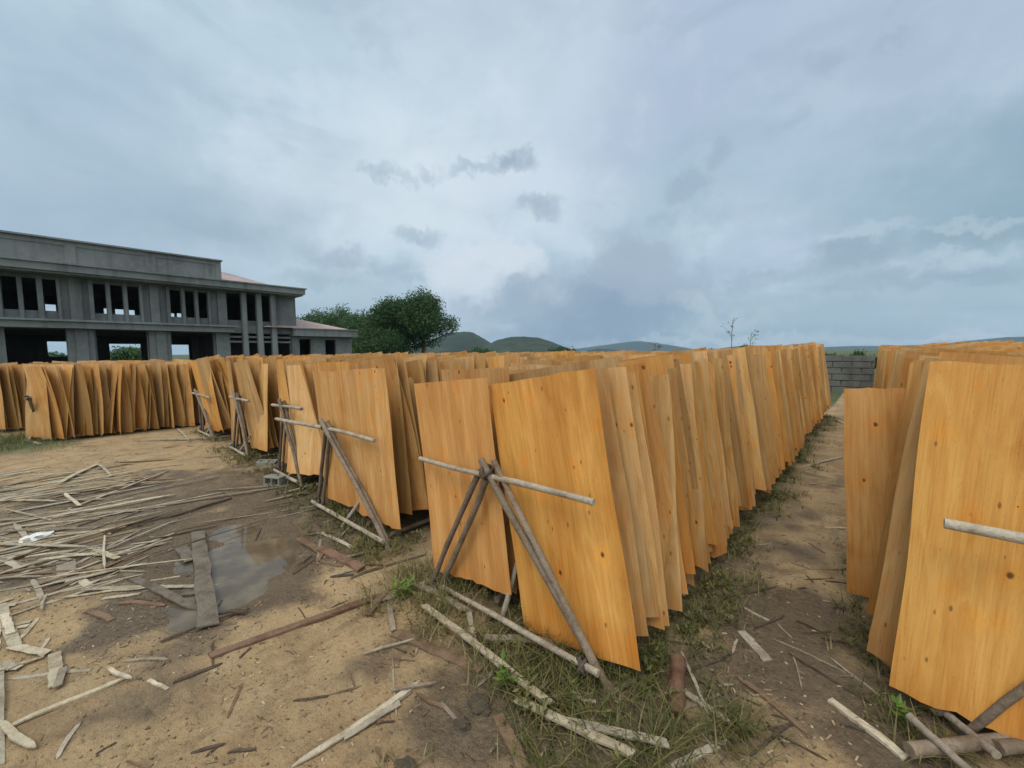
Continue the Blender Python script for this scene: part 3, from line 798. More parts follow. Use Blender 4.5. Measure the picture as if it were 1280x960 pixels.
crg = random.Random(77)
def chips():
    V = []; Fc = []
    def chip(x, y, l, w, t):
        a = crg.uniform(0, 6.28); ca, sa = math.cos(a), math.sin(a); z = gz(x, y); b = len(V); tz = crg.uniform(-.25, .25)*l
        for h in (-.002, t):
            for (u, v) in ((-.5,-.4),(.5,-.5),(.45,.5),(-.55,.35)):
                V.append((x+ca*u*l-sa*v*w, y+sa*u*l+ca*v*w, z+h+u*tz+.002))
        for q in ((0,3,2,1),(4,5,6,7),(0,1,5,4),(1,2,6,5),(2,3,7,6),(3,0,4,7)): Fc.append(tuple(b+i for i in q))
    def area(n, px0, px1, py0, py1, L):
        for _ in range(n):
            p = gnd(crg.uniform(px0, px1), crg.uniform(py0, py1)); 
            if mnoise.noise((p.x*1.3, p.y*1.3, 6)) < crg.uniform(-.6, .3): continue
            chip(p.x, p.y, L*(.2+.8*crg.random()**2), crg.uniform(.003,.009), crg.uniform(.001,.004))
    area(1300, -40, 330, 590, 860, .035); area(350, 100, 480, 760, 960, .022); area(700, 470, 920, 760, 960, .035); area(700, 870, 1110, 560, 960, .035)
    area(500, 370, 540, 590, 760, .05); area(350, 40, 360, 540, 600, .09)
    m = bpy.data.meshes.new('wood_chips'); m.from_pydata(V, [], Fc); m.update()
    mt, g, b = new_mat('chips'); rp = g.n('ShaderNodeNewGeometry').outputs['Random Per Island']
    g.set(b.inputs['Base Color'], g.ramp(rp, [(0,(.08,.055,.036)),(.4,(.16,.11,.065)),(.75,(.26,.18,.11)),(1,(.44,.35,.24))])); b.inputs['Roughness'].default_value = .85
    tag(link('wood_chips', m, mt), 'bark crumbs and wood chips trodden into the earth', 'wood chips', None, 'stuff')
chips()

# ------------------------------------------------------------------ grass and weeds
class Blades:
    def __init__(s): s.v = []; s.f = []
    def blade(s, p, h, w, az, lean, droop, seg=3):
        d = Vector((math.cos(az), math.sin(az), 0)); r = Vector((-d.y, d.x, 0)); b = len(s.v)
        for i in range(seg+1):
            t = i/seg; c = Vector(p) + d*(lean*t + droop*t*t)*h + Vector((0,0,1))*h*(t - .45*droop*t*t)
            ww = w*(1-t)**.7 if i < seg else .0006
            s.v += [tuple(c-r*ww), tuple(c+r*ww)]
        for i in range(seg): s.f.append((b+2*i, b+2*i+1, b+2*i+3, b+2*i+2))
    def leaf(s, p, l, w, az, el):
        d = Vector((math.cos(az)*math.cos(el), math.sin(az)*math.cos(el), math.sin(el))); r = Vector((-math.sin(az), math.cos(az), 0)); n = d.cross(r)
        b = len(s.v); p = Vector(p)
        s.v += [tuple(p), tuple(p+d*l*.45+r*w), tuple(p+d*l+n*l*.15), tuple(p+d*l*.45-r*w)]
        s.f.append((b, b+1, b+2, b+3))
    def sprig(s, p, h, n, lf, rg):
        az = rg.uniform(0, 6.28)
        s.blade(p, h, .003, az, rg.uniform(.1,.6), .2)
        for i in range(n):
            t = (i+1)/n; q = Vector(p)+Vector((math.cos(az)*.3*h*t, math.sin(az)*.3*h*t, h*t*.85))
            s.leaf(q, lf*rg.uniform(.7,1.3), lf*.22, rg.uniform(0, 6.28), rg.uniform(-.1,.8))
    def mesh(s, name):
        m = bpy.data.meshes.new(name); m.from_pydata(s.v, [], s.f); m.update(); return m
grg = random.Random(5)
def clumpy(x, y, f=2.2, s=0): return mnoise.noise((x*f, y*f, 20+s))*.5+.5
B1 = Blades(); B2 = Blades()
def tuft(x, y, n, h, spread=.06, straw=False):
    for _ in range(n):
        px, py = x+grg.gauss(0, spread), y+grg.gauss(0, spread)
        B1.blade((px, py, gz(px, py)-.005), h*grg.uniform(.5,1.2), grg.uniform(.002,.0045), grg.uniform(0, 6.28), grg.uniform(0,.7), grg.uniform(.1,1.1))
# long sprawling grass before and under the big rack
for _ in range(380):
    x, y = grg.uniform(-2.5,-.35), grg.gauss(1.62, .22)
    if y < 1.18 + .12*(x+2.5): continue
    if clumpy(x, y) > .47: tuft(x, y, 9, grg.uniform(.07,.20))
for _ in range(150):
    x, y = grg.uniform(-1.25,-.42), grg.uniform(1.3, 1.85)
    if clumpy(x, y, 4, 2) > .42: tuft(x, y, 9, grg.uniform(.07,.18))
for _ in range(80):
    x, y = grg.uniform(-1.0,-.5), grg.uniform(1.08, 1.5)
    if clumpy(x, y, 3) > .53: tuft(x, y, 7, grg.uniform(.05,.14))
# foot of every rack front
for k, (cx, y0, y1) in RACKS.items():
    for _ in range(90 if k in 'CDEF' else 40):
        x, y = cx+grg.uniform(-.9,.8), y0+grg.uniform(-.25,.3)
        if clumpy(x, y) > .45: tuft(x, y, 9, grg.uniform(.06,.16))
for (px, py, n, h) in [(465,690,9,.16),(478,700,7,.14),(455,682,5,.12),(495,690,5,.12),(385,650,3,.08),(925,905,12,.13),(912,915,6,.12),(940,915,6,.10),(1080,760,6,.12),(1088,800,7,.14),(1100,830,6,.12),(1125,900,5,.10),(1140,945,5,.12),(1075,700,5,.10),(505,960,4,.06),(600,850,6,.16),(560,760,8,.2)]:
    p = gnd(px, py)
    for _ in range(n): tuft(p.x+grg.gauss(0,.05), p.y+grg.gauss(0,.05), 8, h, .03)
for _ in range(1050):
    y = 1.8 + 10.6*grg.random()**1.3; x = -.80 + abs(grg.gauss(0,.15))
    if x > -.25 or clumpy(x, y, 2.6, 3) < .40 + (x+.8)*.3: continue
    tuft(x, y, 5, grg.uniform(.03,.10), .05)
for _ in range(260):
    y = 2.6 + 9*grg.random(); x = .08 - abs(grg.gauss(0,.09))
    if clumpy(x, y, 2.6, 5) > .48: tuft(x, y, 5, grg.uniform(.03,.09), .04)
# grass patch at the far left of the yard
qx, qy = P(10, 553)
for _ in range(420):
    x, y = qx+grg.gauss(0,.8), qy+grg.gauss(0,.45)
    tuft(x, y, 7, grg.uniform(.06,.16), .1)
tag(link('grass', B1.mesh('grass'), M['grass']), 'long sprawling grass mixed with dry straw around the rack feet', 'grass', None, 'stuff')
# low leafy weeds along the lane
for _ in range(950):
    y = 1.9 + 10.5*grg.random()**1.4; x = -.72 + abs(grg.gauss(0,.16)) - .12
    if x > -.2 or clumpy(x, y, 2.6, 3) < .44 + (x+.75)*.35: continue
    B2.sprig((x, y, gz(x, y)), grg.uniform(.02,.10), 5, grg.uniform(.018,.042), grg)
for _ in range(500):
    y = 2.5 + 9*grg.random(); x = .10 - abs(grg.gauss(0,.1))
    if clumpy(x, y, 2.6, 5) < .5: continue
    B2.sprig((x, y, gz(x, y)), grg.uniform(.03,.08), 5, grg.uniform(.025,.045), grg)
for _ in range(260):
    y = grg.uniform(1.15, 1.9); x = grg.uniform(-2.3,-.45)
    if clumpy(x, y, 3, 6) < .5: continue
    B2.sprig((x, y, gz(x, y)), grg.uniform(.04,.14), 5, grg.uniform(.025,.05), grg)
for k in 'CDE':
    cx, y0, _ = RACKS[k]
    for _ in range(120):
        x, y = cx+grg.uniform(-.9,.9), y0+grg.uniform(-.4,.2)
        B2.sprig((x, y, gz(x, y)), grg.uniform(.04,.12), 5, grg.uniform(.03,.05), grg)
tag(link('weeds', B2.mesh('weeds'), M['weed']), 'low leafy weeds along the edges of the lane', 'weeds', None, 'stuff')
def weed_plant(px, py, h, n, lf, seed, label):
    rg = random.Random(seed); p = gnd(px, py); bl = Blades()
    r = empty('weed_plant', (p.x, p.y, gz(p.x, p.y))); st = MB()
    for k in range(n):
        az = rg.uniform(0, 6.28); tip = Vector((math.cos(az)*h*rg.uniform(.1,.5), math.sin(az)*h*rg.uniform(.1,.5), h*rg.uniform(.7,1.1)))
        st.tube([(0,0,0), tip*.5+Vector((0,0,.02*h)), tip], [.003,.002,.0012], 5)
        for q in range(6): bl.leaf(tip*(.4+.1*q), lf*rg.uniform(.7,1.3), lf*.26, rg.uniform(0, 6.28), rg.uniform(-.1,.7))
    so = st.build('stem', M['wood'], r, True); so.color = (.16,.22,.06,1)
    link('leaves', bl.mesh('leaves'), M['lime'], r)
    tag(r, label, 'weed')
weed_plant(505, 748, .14, 9, .05, 1, 'bright green weed at the left foot of the big trestle')
weed_plant(632, 858, .12, 4, .05, 2, 'small bright green seedling beside the long cream board')
weed_plant(1128, 905, .10, 3, .05, 3, 'tiny yellow green seedling at the foot of the right rack')

# ------------------------------------------------------------------ trees and bushes
def crown_mesh(name, lobes, n, size, seed, shell=.55):
    rg = np.random.default_rng(seed)
    tot = sum(l[3]*l[4]*l[5] for l in lobes)**(1); V = []; Fc = []
    vol = [(l[3]*l[4]*l[5])**(2/3) for l in lobes]; tv = sum(vol)
    for l, vv in zip(lobes, vol):
        k = int(n*vv/tv)
        d = rg.normal(size=(k, 3)); d /= np.linalg.norm(d, axis=1)[:, None]
        rr = shell + (1-shell)*rg.random(k)**.6
        for q in range(k):
            bump = 1 + .55*mnoise.noise((d[q][0]*2.6+seed, d[q][1]*2.6, d[q][2]*2.6+l[0])) + .25*mnoise.noise((d[q][0]*7, d[q][1]*7+seed, d[q][2]*7))
            c = np.array(l[:3]) + d[q]*np.array(l[3:6])*rr[q]*bump
            # a twig of three or four leaves
            for _ in range(4):
                cc = c + rg.normal(size=3)*size*.75
                a = rg.normal(size=3); a /= np.linalg.norm(a); b = np.cross(a, rg.normal(size=3)); b /= np.linalg.norm(b)
                s = size*rg.uniform(.6, 1.25); i = len(V)
                V += [tuple(cc-a*s*.5), tuple(cc+b*s*.28), tuple(cc+a*s*.5), tuple(cc-b*s*.28)]
                Fc.append((i, i+1, i+2, i+3))
    m = bpy.data.meshes.new(name); m.from_pydata(V, [], Fc); m.update(); return m
def tree(px, top, D, width_px, label, seed, mat='tree', name='tree', n=2600, size=.30, base=452, tall=True, squash=.42):
    rg = random.Random(seed)
    top_p = at_dist(px, top, D); L = math.hypot(top_p.x, top_p.y)
    depth = D*math.cos(math.atan((px-640)/F)); w = width_px/F*depth/2; h = top_p.z
    r = empty(name, (top_p.x, top_p.y, 0)); tag(r, label, 'tree' if tall else 'bush', 'trees and bushes beyond the racks')
    lobes = []
    for k in range(22 if tall else 7):
        a = rg.uniform(0, 6.28); q = rg.random()**.5
        zc = h*(rg.uniform(.34,.80) if tall else rg.uniform(.2,.6)); f = 1-.55*max(0, (zc/h-.45)/.4)
        rad = w*rg.uniform(.17,.40)
        lobes.append((math.cos(a)*q*w*.80*f, math.sin(a)*q*w*.80*f, zc, rad, rad, min(rad*.8, h*.26)))
    lobes.append((0, 0, h*.80 if tall else h*.6, w*.22, w*.22, h*.19 if tall else h*.36))
    lobes.append((0, 0, h*.46, w*.5, w*.5, h*.26))
    link('crown', crown_mesh('crown', lobes, int(n*2.1), size*.82, seed, .45), M[mat], r)
    tm = MB(); tm.tube([(0,0,-.1), (.1,0,h*.2), (.0,.1,h*.45), (0,0,h*.72)], [h*.03, h*.024, h*.016, h*.006], 9)
    for k in range(6):
        a = rg.uniform(0, 6.28); z0 = h*rg.uniform(.2,.5); o = w*rg.uniform(.4,.8)
        tm.tube([(0,0,z0), (math.cos(a)*o*.5, math.sin(a)*o*.5, z0+h*.14), (math.cos(a)*o, math.sin(a)*o, z0+h*.24)], [h*.012, h*.008, h*.003], 7)
    tm.build('trunk', M['bark'], r, True)
tree(527, 360, 62, 112, 'tall dark green tree, highest and rightmost of the clump by the hills', 3, 'tree', n=4200, size=.34)
tree(484, 371, 64, 100, 'dark green tree leaning against the left of the tallest tree', 4, 'tree', n=2600, size=.34)
tree(458, 388, 66, 84, 'mid green tree just right of the low annex roof', 5, 'tree_pale', n=2400, size=.34)
tree(424, 384, 78, 100, 'pale green tree rising above the annex roof', 6, 'tree_pale', n=2600, size=.38)
tree(396, 386, 80, 74, 'pale green tree touching the end of the main building', 7, 'tree_pale', n=2000, size=.38)
tree(470, 408, 58, 84, 'low bushy tree at the corner of the annex', 8, 'tree', n=1800, size=.30)
tree(596, 434, 90, 60, 'low green bush just right of the tall tree', 9, 'tree_pale', n=900, size=.4, tall=False, name='bush')
tree(702, 433, 120, 46, 'dark round bush below the near green hill', 10, 'tree', n=900, size=.5, tall=False, name='bush')
tree(930, 431, 60, 34, 'dark bush at the skyline behind the tall thin weed', 11, 'tree', n=700, size=.3, tall=False, name='bush')
tree(1074, 439, 46, 50, 'low hedge-like bush above the block wall', 12, 'tree', n=1000, size=.22, tall=False, name='bush')
tree(1020, 441, 60, 60, 'dark bush half hidden by the far end of the big rack', 24, 'tree', n=700, size=.3, tall=False, name='bush')
tree(890, 435, 80, 40, 'small dark bush at the skyline left of the thin weed', 13, 'tree', n=500, size=.3, tall=False, name='bush')
tree(157, 438, 95, 60, 'shrubby tree seen through the ground floor openings', 14, 'tree_pale', n=1300, size=.5, name='tree')
tree(60, 442, 100, 90, 'low shrub seen through the leftmost ground floor opening', 15, 'tree_pale', n=1000, size=.5, tall=False, name='bush')
def tall_weed(px, top, D, label, seed, hgt_px):
    rg = random.Random(seed); t = at_dist(px, top, D); r = empty('tall_weed', (t.x, t.y, 0)); h = t.z; st = MB(); bl = Blades()
    st.tube([(0,0,0), (.03,0,h*.5), (.0,.02,h*.8), (.04,.0,h)], [.016,.013,.010,.006], 6)
    for k in range(8):
        z0 = h*(.70+.28*k/8); a = rg.uniform(0, 6.28); o = rg.uniform(.12,.34)*h/3
        tip = Vector((math.cos(a)*o, math.sin(a)*o, z0+o*.9))
        st.tube([(.02,.01,z0), tip*1.0], [.006,.003], 5)
        for q in range(5): bl.leaf(tip+Vector((rg.gauss(0,.03), rg.gauss(0,.03), rg.gauss(0,.03))), .09, .025, rg.uniform(0,6.28), rg.uniform(-.3,.8))
    so = st.build('stem', M['wood'], r, True); so.color = (.10,.09,.06,1)
    link('leaves', bl.mesh('leaves'), M['weed'], r); tag(r, label, 'weed')
tall_weed(915, 399, 18, 'tall thin branching weed against the sky behind the big rack', 3, 40)
tall_weed(938, 416, 18, 'shorter thin weed just right of the tallest one', 4, 20)
tall_weed(818, 430, 16, 'small thin stem poking above the sheets left of the tall weed', 5, 12)

# ------------------------------------------------------------------ block wall at the end of the lane
def block_wall():
    r = empty('block_wall', (-1.0, 19.6, 0)); tag(r, 'grey concrete block wall closing the far end of the lane', 'wall')
    MB().box(-17, 1.0, .06, .17, -.05, 1.34).build('mortar', M['mortar'], r)
    mb = MB(); rg = random.Random(2); bh = .235
    for j in range(6):
        x = -17 - (.28 if j % 2 else 0)
        while x < 1.0:
            w = .56; d = rg.uniform(-.012, .012)
            mb.box(max(-17, x+.014), min(1.0, x+w-.014), d, .2+d*.5, j*bh+.012-.03, (j+1)*bh-.012-.03)
            x += w
    o = mb.build('blockwork', M['block'], r)
    bv = o.modifiers.new('edge', 'BEVEL'); bv.width = .012; bv.segments = 2
block_wall()

# ------------------------------------------------------------------ unfinished two-storey building
def building():
    X0, XB = -40.0, -54.0
    Yp = lambda px, X=X0: at_x(px, 440, X).y
    Zp = lambda px, py, X=X0: at_x(px, py, X).z
    r = empty('concrete_building', (X0, 2, 0))
    tag(r, 'grey unfinished two-storey concrete building with open windows and a parapet', 'building')
    def part(name, mb, mat=M['conc']):
        o = mb.build(name, mat, r); o.matrix_parent_inverse = r.matrix_world.inverted()
        o.location = (0,0,0); return o
    bpy.context.view_layer.update()
    yL, yR = -14.0, Yp(372); zf = 3.35; zl = 3.85; ze = 6.72; zt = 7.30
    zs, zh = Zp(45, 388), Zp(45, 348)
    def wall_with(mb, y0, y1, z0, z1, ops, x0, x1):
        ops = sorted(ops); y = y0
        for (a, b, c, d) in ops:
            if a > y: mb.box(x0, x1, y, a, z0, z1)
            if c > z0: mb.box(x0, x1, a, b, z0, c)
            if d < z1: mb.box(x0, x1, a, b, d, z1)
            y = b
        if y < y1: mb.box(x0, x1, y, y1, z0, z1)
    up = [(Yp(a), Yp(b), zs, zh) for a, b in [(-62,-48),(-38,-24),(-14,-2),(10,29),(36,53),(61,77.5),(123,138),(144,159),(165,179),(217,230.5),(235.5,247),(251.5,263)]]
    up += [(Yp(286), Yp(305), zs-.05, zh+.15), (Yp(311.5), Yp(323.5), zs-.05, zh+.15), (Yp(330), Yp(341), zs-.05, zh+.15)]
    w = MB(); wall_with(w, yL, yR, zl, ze, up, X0-.25, X0)
    dn = [(Yp(a), Yp(b), -.2, zf-.02) for a, b in [(-60,-6),(8,84),(122,185),(215,268),(287,305),(311.5,324),(331,342),(348,363)]]
    wall_with(w, yL, yR, -.2, zf, dn, X0-.25, X0)
    part('wall', w)
    # piers and window pilasters standing proud
    for a, b in [(85,119),(187,214),(270,287),(364,373)]:
        part('column', MB().box(X0+.003, X0+.35, Yp(a), Yp(b), -.2, zf-.02))
        m_ = (Yp(a)+Yp(b))/2; d_ = (Yp(b)-Yp(a))*.16
        if a in (85, 187): part('pilaster', MB().box(X0+.352, X0+.47, m_-d_*1.2, m_+d_*1.6, -.2, zf-.03), M['conc'])
    for a, b in [(2,9),(29.5,35.5),(53.5,60.5),(78,82),(93,108),(117,122.5),(138.5,143.5),(159.5,164.5),(179.5,183),(192,203),(212,216.5),(231,235),(247.3,251.2),(263.3,266),(275,286)]:
        part('pilaster', MB().box(X0+.003, X0+.22, Yp(a), Yp(b), zl+.1, ze-.02))
    for a, b in [(305.5,311.5),(324,330),(341.5,347.5)]:
        part('column', MB().box(X0+.30, X0+.75, Yp(a, X0+.7), Yp(b, X0+.7), -.2, ze-.02))
    for k, zz in enumerate((2.55, 2.95)):
        part('beam', MB().box(X0+.05, X0+.28, Yp(287), Yp(363), zz, zz+.16))
    # ledge between the storeys
    yk = Yp(295, X0+1.0)
    part('ledge', MB().box(X0+.002, X0+1.0, yL, yk, zf, zf+.42).box(X0+.0025, X0+1.18, yL, yk+.15, zf+.423, zf+.55))
    part('beam', MB().box(X0+.004, X0+.28, yk+.16, yR, zf, zf+.65), M['conc'])
    part('floor_slab', MB().box(XB+.02, X0-.26, yL, yR-.02, zf, zf+.3), M['conc_in'])
    part('ceiling_slab', MB().box(XB+.02, X0-.26, yL, yR-.02, ze+.01, ze+.3), M['conc_in'])
    # eave band
    yE = Yp(385, X0+1.6)
    part('eave', MB().box(XB-.6, X0+1.4, yL, yE-.12, ze+.003, zt-.45).box(XB-.8, X0+1.6, yL, yE, zt-.447, zt).box(XB-.9, X0+1.72, yL, yE+.12, zt+.003, zt+.10))
    # parapet with sunk panels
    yP = Yp(283, X0+1.0); zP = Zp(283, 328, X0+1.0); zq = zt+.103
    pm = MB().box(X0+.6, X0+.9, yL, yP, zq, zP)
    fx = (X0+.902, X0+.955)
    pm.box(*fx, yL, yP, zP-.30, zP).box(*fx, yL, yP, zq, zq+.12)
    for a, b in [(92,106),(190,203.5),(276,283)]:
        pm.box(*fx, Yp(a, X0+1), min(yP, Yp(b, X0+1)), zq+.122, zP-.302)
    pm.box(X0-9, X0+.598, yP-.3, yP, zq, zP)
    part('parapet', pm, M['conc'])
    part('coping', MB().box(X0+.5, X0+1.15, yL, yP+.08, zP+.003, zP+.11).box(X0-9, X0+.498, yP-.38, yP+.08, zP+.003, zP+.11), M['conc'])
    # tiled hip roof behind the parapet
    tile, g, b = new_mat('faded_roof_tile')
    pos = g.n('ShaderNodeNewGeometry').outputs['Position']
    wv = g.n('ShaderNodeTexWave', wave_type='BANDS', bands_direction='Y'); g.set(wv.inputs[0], pos); wv.inputs['Scale'].default_value = 1.2; wv.inputs['Distortion'].default_value = .3
    g.set(b.inputs['Base Color'], g.mix(g.mr(g.noise(pos, 1.2, 5), .35, .7), (.36,.255,.24), (.27,.205,.195)))
    b.inputs['Roughness'].default_value = .8; g.set(b.inputs['Normal'], g.bump(wv.outputs['Fac'], .6, .06))
    def hip(name, x0, x1, y0, y1, z0, zr, inset):
        xm = (x0+x1)/2
        m = MB(); m.v = [(x0,y0,z0),(x1,y0,z0),(x1,y1,z0),(x0,y1,z0),(xm,y0+inset,zr),(xm,y1-inset,zr)]
        m.f = [(0,3,2,1),(1,2,5,4),(3,0,4,5),(2,3,5),(0,1,4)]
        return part(name, m, tile)
    hip('roof', XB+1, X0+.2, Yp(255, X0), Yp(352, X0-1), zt+.104, zt+2.0, 3.2)
    # rear wall with openings that let the daylight through
    bk = []
    for a, b, t_, bt in [(60,85,427,446),(137,176,430,452),(213,236,431,452),(-60,-20,425,450)]:
        bk.append((Yp(a, XB), Yp(b, XB), at_x((a+b)/2, bt, XB).z, at_x((a+b)/2, t_, XB).z))
    w2 = MB(); wall_with(w2, yL, yR, -.2, zf, bk, XB, XB+.2)
    bu = []
    for a, b, t_, bt in [(62,75,381,389),(134,140,386,395),(148,160,387,395),(165,172,388,395),(216,221,392,398),(224,231,392,398)]:
        bu.append((Yp(a, XB), Yp(b, XB), at_x((a+b)/2, bt, XB).z, at_x((a+b)/2, t_, XB).z))
    wall_with(w2, yL, yR, zf+.3, ze, bu, XB, XB+.2)
    part('rear_wall', w2, M['conc_in'])
    part('end_wall', MB().box(XB+.2, X0-.252, yR-.25, yR, -.2, zf-.002).box(XB+.2, X0-.252, yR-.25, yR, zf+.3, ze), M['conc'])
    part('end_wall', MB().box(XB+.2, X0-.252, yL, yL+.25, -.2, zf-.002).box(XB+.2, X0-.252, yL, yL+.25, zf+.3, ze), M['conc_in'])
    part('partition', MB().box(X0-8, X0-7.8, Yp(240, X0-8), yR-.3, -.2, zf-.003), M['conc_in'])
    part('partition', MB().box(X0-6, X0-.3, Yp(200, X0-3), Yp(200, X0-3)+.2, -.2, zf-.003), M['conc_in'])
    # single-storey annex at the right end
    XA = X0+.4; ya0, ya1 = yR+.002, Yp(440, XA); za = Zp(400, 421, XA)
    aw = MB(); wall_with(aw, ya0+.35, ya1, -.2, za, [(Yp(375, XA), Yp(389, XA), -.2, Zp(382, 424, XA)), (Yp(407, XA), Yp(420, XA), Zp(413, 449, XA), Zp(413, 425, XA))], XA-.25, XA)
    aw.box(XA-9, XA-.252, ya1-.25, ya1, -.2, za).box(XA-9.25, XA-9.002, ya0+.3, ya1, -.2, za)
    part('annex_wall', aw)
    yA = Yp(448, XA+1.0)
    part('annex_eave', MB().box(XA-9.8, XA+1.0, ya0-.6, yA, za+.003, za+.62).box(XA-9.9, XA+1.1, ya0-.7, yA+.1, za+.623, za+.72))
    hip('annex_roof', XA-9.4, XA+.6, ya0-3, yA-.5, za+.724, za+2.0, 3.6)
building()

# ------------------------------------------------------------------ hills
hm, g, b = new_mat('hill_scrub')
pos = g.n('ShaderNodeNewGeometry').outputs['Position']
n1 = g.noise(pos, .010, 6, .65); n2 = g.noise(pos, .045, 6, .75)
c = g.mix(g.mr(n1, .38, .62), (.013,.027,.011), (.032,.050,.020)); c = g.mix(g.mr(n2, .42, .6, 0, .9), c, (.006,.014,.008))
g.set(b.inputs['Base Color'], c); b.inputs['Roughness'].default_value = .95; g.set(b.inputs['Normal'], g.bump(n2, .8, 8))
def hill(name, outline, D, depth, label, seed):
    xs = [p[0] for p in outline]; ys = [p[1] for p in outline]
    n = 90; m_ = 16; V = []; Fc = []
    for i in range(n+1):
        px = xs[0] + (xs[-1]-xs[0])*i/n
        py = float(np.interp(px, xs, ys))
        ridge = at_dist(px, py, D); h = max(ridge.z, -3) * (1 + .035*mnoise.noise((px*.06, seed, 0)) + .02*mnoise.noise((px*.3, seed, 1)))
        u = Vector((ridge.x, ridge.y, 0)).normalized()
        for j in range(m_+1):
            t = -1 + 2*j/m_
            prof = (.5+.5*math.cos(math.pi*t))
            q = u*(D + t*depth)
            nz = .22*mnoise.noise((q.x*.006+seed, q.y*.006, 0)) + .1*mnoise.noise((q.x*.02, q.y*.02, seed))
            V.append((q.x, q.y, -4 + (h+4)*prof*(1 + nz*(1-prof)*1.6)))
    for i in range(n):
        for j in range(m_): Fc.append((i*(m_+1)+j, (i+1)*(m_+1)+j, (i+1)*(m_+1)+j+1, i*(m_+1)+j+1))
    m = bpy.data.meshes.new(name); m.from_pydata(V, [], Fc); m.update(); m.polygons.foreach_set('use_smooth', [True]*len(Fc))
    tag(link(name, m, hm), label, None, None, 'structure')
sm = lambda pts: pts
hill('hill', [(470,446),(510,434),(545,422),(566,415.5),(580,414),(592,416),(606,424),(622,434),(640,444)], 1000, 260, 'green rounded hill right behind the tall tree', 1)
hill('hill', [(585,446),(604,434),(622,424.5),(640,421),(655,420.5),(672,422),(690,427),(706,434),(722,441),(735,447)], 760, 230, 'broad green rounded hill in the middle of the skyline', 2)
hill('hill', [(715,446),(730,439),(748,435.5),(768,437),(785,441),(800,446)], 1400, 300, 'low dark hill before the blue mountain', 3)
hill('mountains', [(560,441),(640,441),(690,440),(720,436),(750,432),(775,428.5),(798,426),(820,428.5),(845,432.5),(870,437),(890,438),(905,434.5),(935,431.5),(970,433),(1000,436),(1030,434),(1060,432.5),(1090,432.5),(1120,432),(1170,430.5),(1215,425.5),(1255,421.5),(1290,420.5),(1340,424),(1420,432)], 4300, 900, 'faint blue mountains along the skyline', 4)

# ------------------------------------------------------------------ haze
hb = MB().box(-5200, 5200, -5200, 5200, -6, 190).mesh('haze')
hz = bpy.data.materials.new('haze_air'); hz.use_nodes = True; nt = hz.node_tree; nt.nodes.clear()
o_ = nt.nodes.new('ShaderNodeOutputMaterial'); v_ = nt.nodes.new('ShaderNodeVolumePrincipled')
v_.inputs['Color'].default_value = (.45,.63,.86,1); v_.inputs['Density'].default_value = .00012; v_.inputs['Anisotropy'].default_value = .2
nt.links.new(v_.outputs[0], o_.inputs['Volume'])
tag(link('haze', hb, hz), 'thin blue haze lying over the valley', None, None, 'stuff')

# ------------------------------------------------------------------ sky
wd = bpy.data.worlds.new('World'); sc.world = wd; wd.use_nodes = True
nt = wd.node_tree; nt.nodes.clear(); g = G(nt)
SUN_EL, SUN_AZ = 56, 163      # degrees; azimuth clockwise from +Y
d = g.vmath('NORMALIZE', g.n('ShaderNodeTexCoord').outputs['Generated'])
sp_ = g.n('ShaderNodeSeparateXYZ'); g.set(sp_.inputs[0], d); ez = sp_.outputs[2]
den = g.math('ADD', g.math('MAXIMUM', ez, 0.0), .16)
pl = g.n('ShaderNodeCombineXYZ'); g.set(pl.inputs[0], g.math('DIVIDE', sp_.outputs[0], den)); g.set(pl.inputs[1], g.math('DIVIDE', sp_.outputs[1], den))
pl = pl.outputs[0]
wide = g.noise(pl, .55, 4, .5, .3); mid = g.noise(g.vmath('ADD', pl, (9,4,2)), 1.3, 6, .55, .5); fine = g.noise(g.vmath('ADD', d, (3,1,7)), 9.0, 7, .6, .2)
tint = g.noise(g.vmath('ADD', pl, (31,7,5)), .8, 3, .5)
c = g.mix(g.mr(tint, .35, .65), (.375,.53,.64), (.40,.51,.665))
c = g.mix(g.mr(wide, .42, .62, 0, .75), c, (.52,.665,.775))
c = g.mix(g.mr(mid, .50, .72, 0, .65), c, (.30,.42,.54))
c = g.mix(g.mr(fine, .5, .75, 0, .3), c, (.66,.74,.84))
c = g.mix(g.mr(g.noise(g.vmath('ADD', g.mapv(d, (1,1,2.2)), (1,9,4)), 5.0, 7, .6, .6), .48, .70, 0, .5), c, (.31,.43,.55))
warp = g.vmath('SCALE', g.vmath('SUBTRACT', g.noise(g.vmath('ADD', d, (2,2,2)), 7, 6, .62, 0, 'Color'), (.5,.5,.5)), scale=.30)
dw = g.vmath('ADD', d, warp)
warp2 = g.vmath('SCALE', g.vmath('SUBTRACT', g.noise(g.vmath('ADD', d, (5,8,1)), 16, 5, .6, 0, 'Color'), (.5,.5,.5)), scale=.10)
warp3 = g.vmath('SCALE', g.vmath('SUBTRACT', g.noise(g.vmath('ADD', d, (8,3,4)), 48, 5, .6, 0, 'Color'), (.5,.5,.5)), scale=.035)
dw2 = g.vmath('ADD', g.vmath('ADD', d, warp2), warp3)
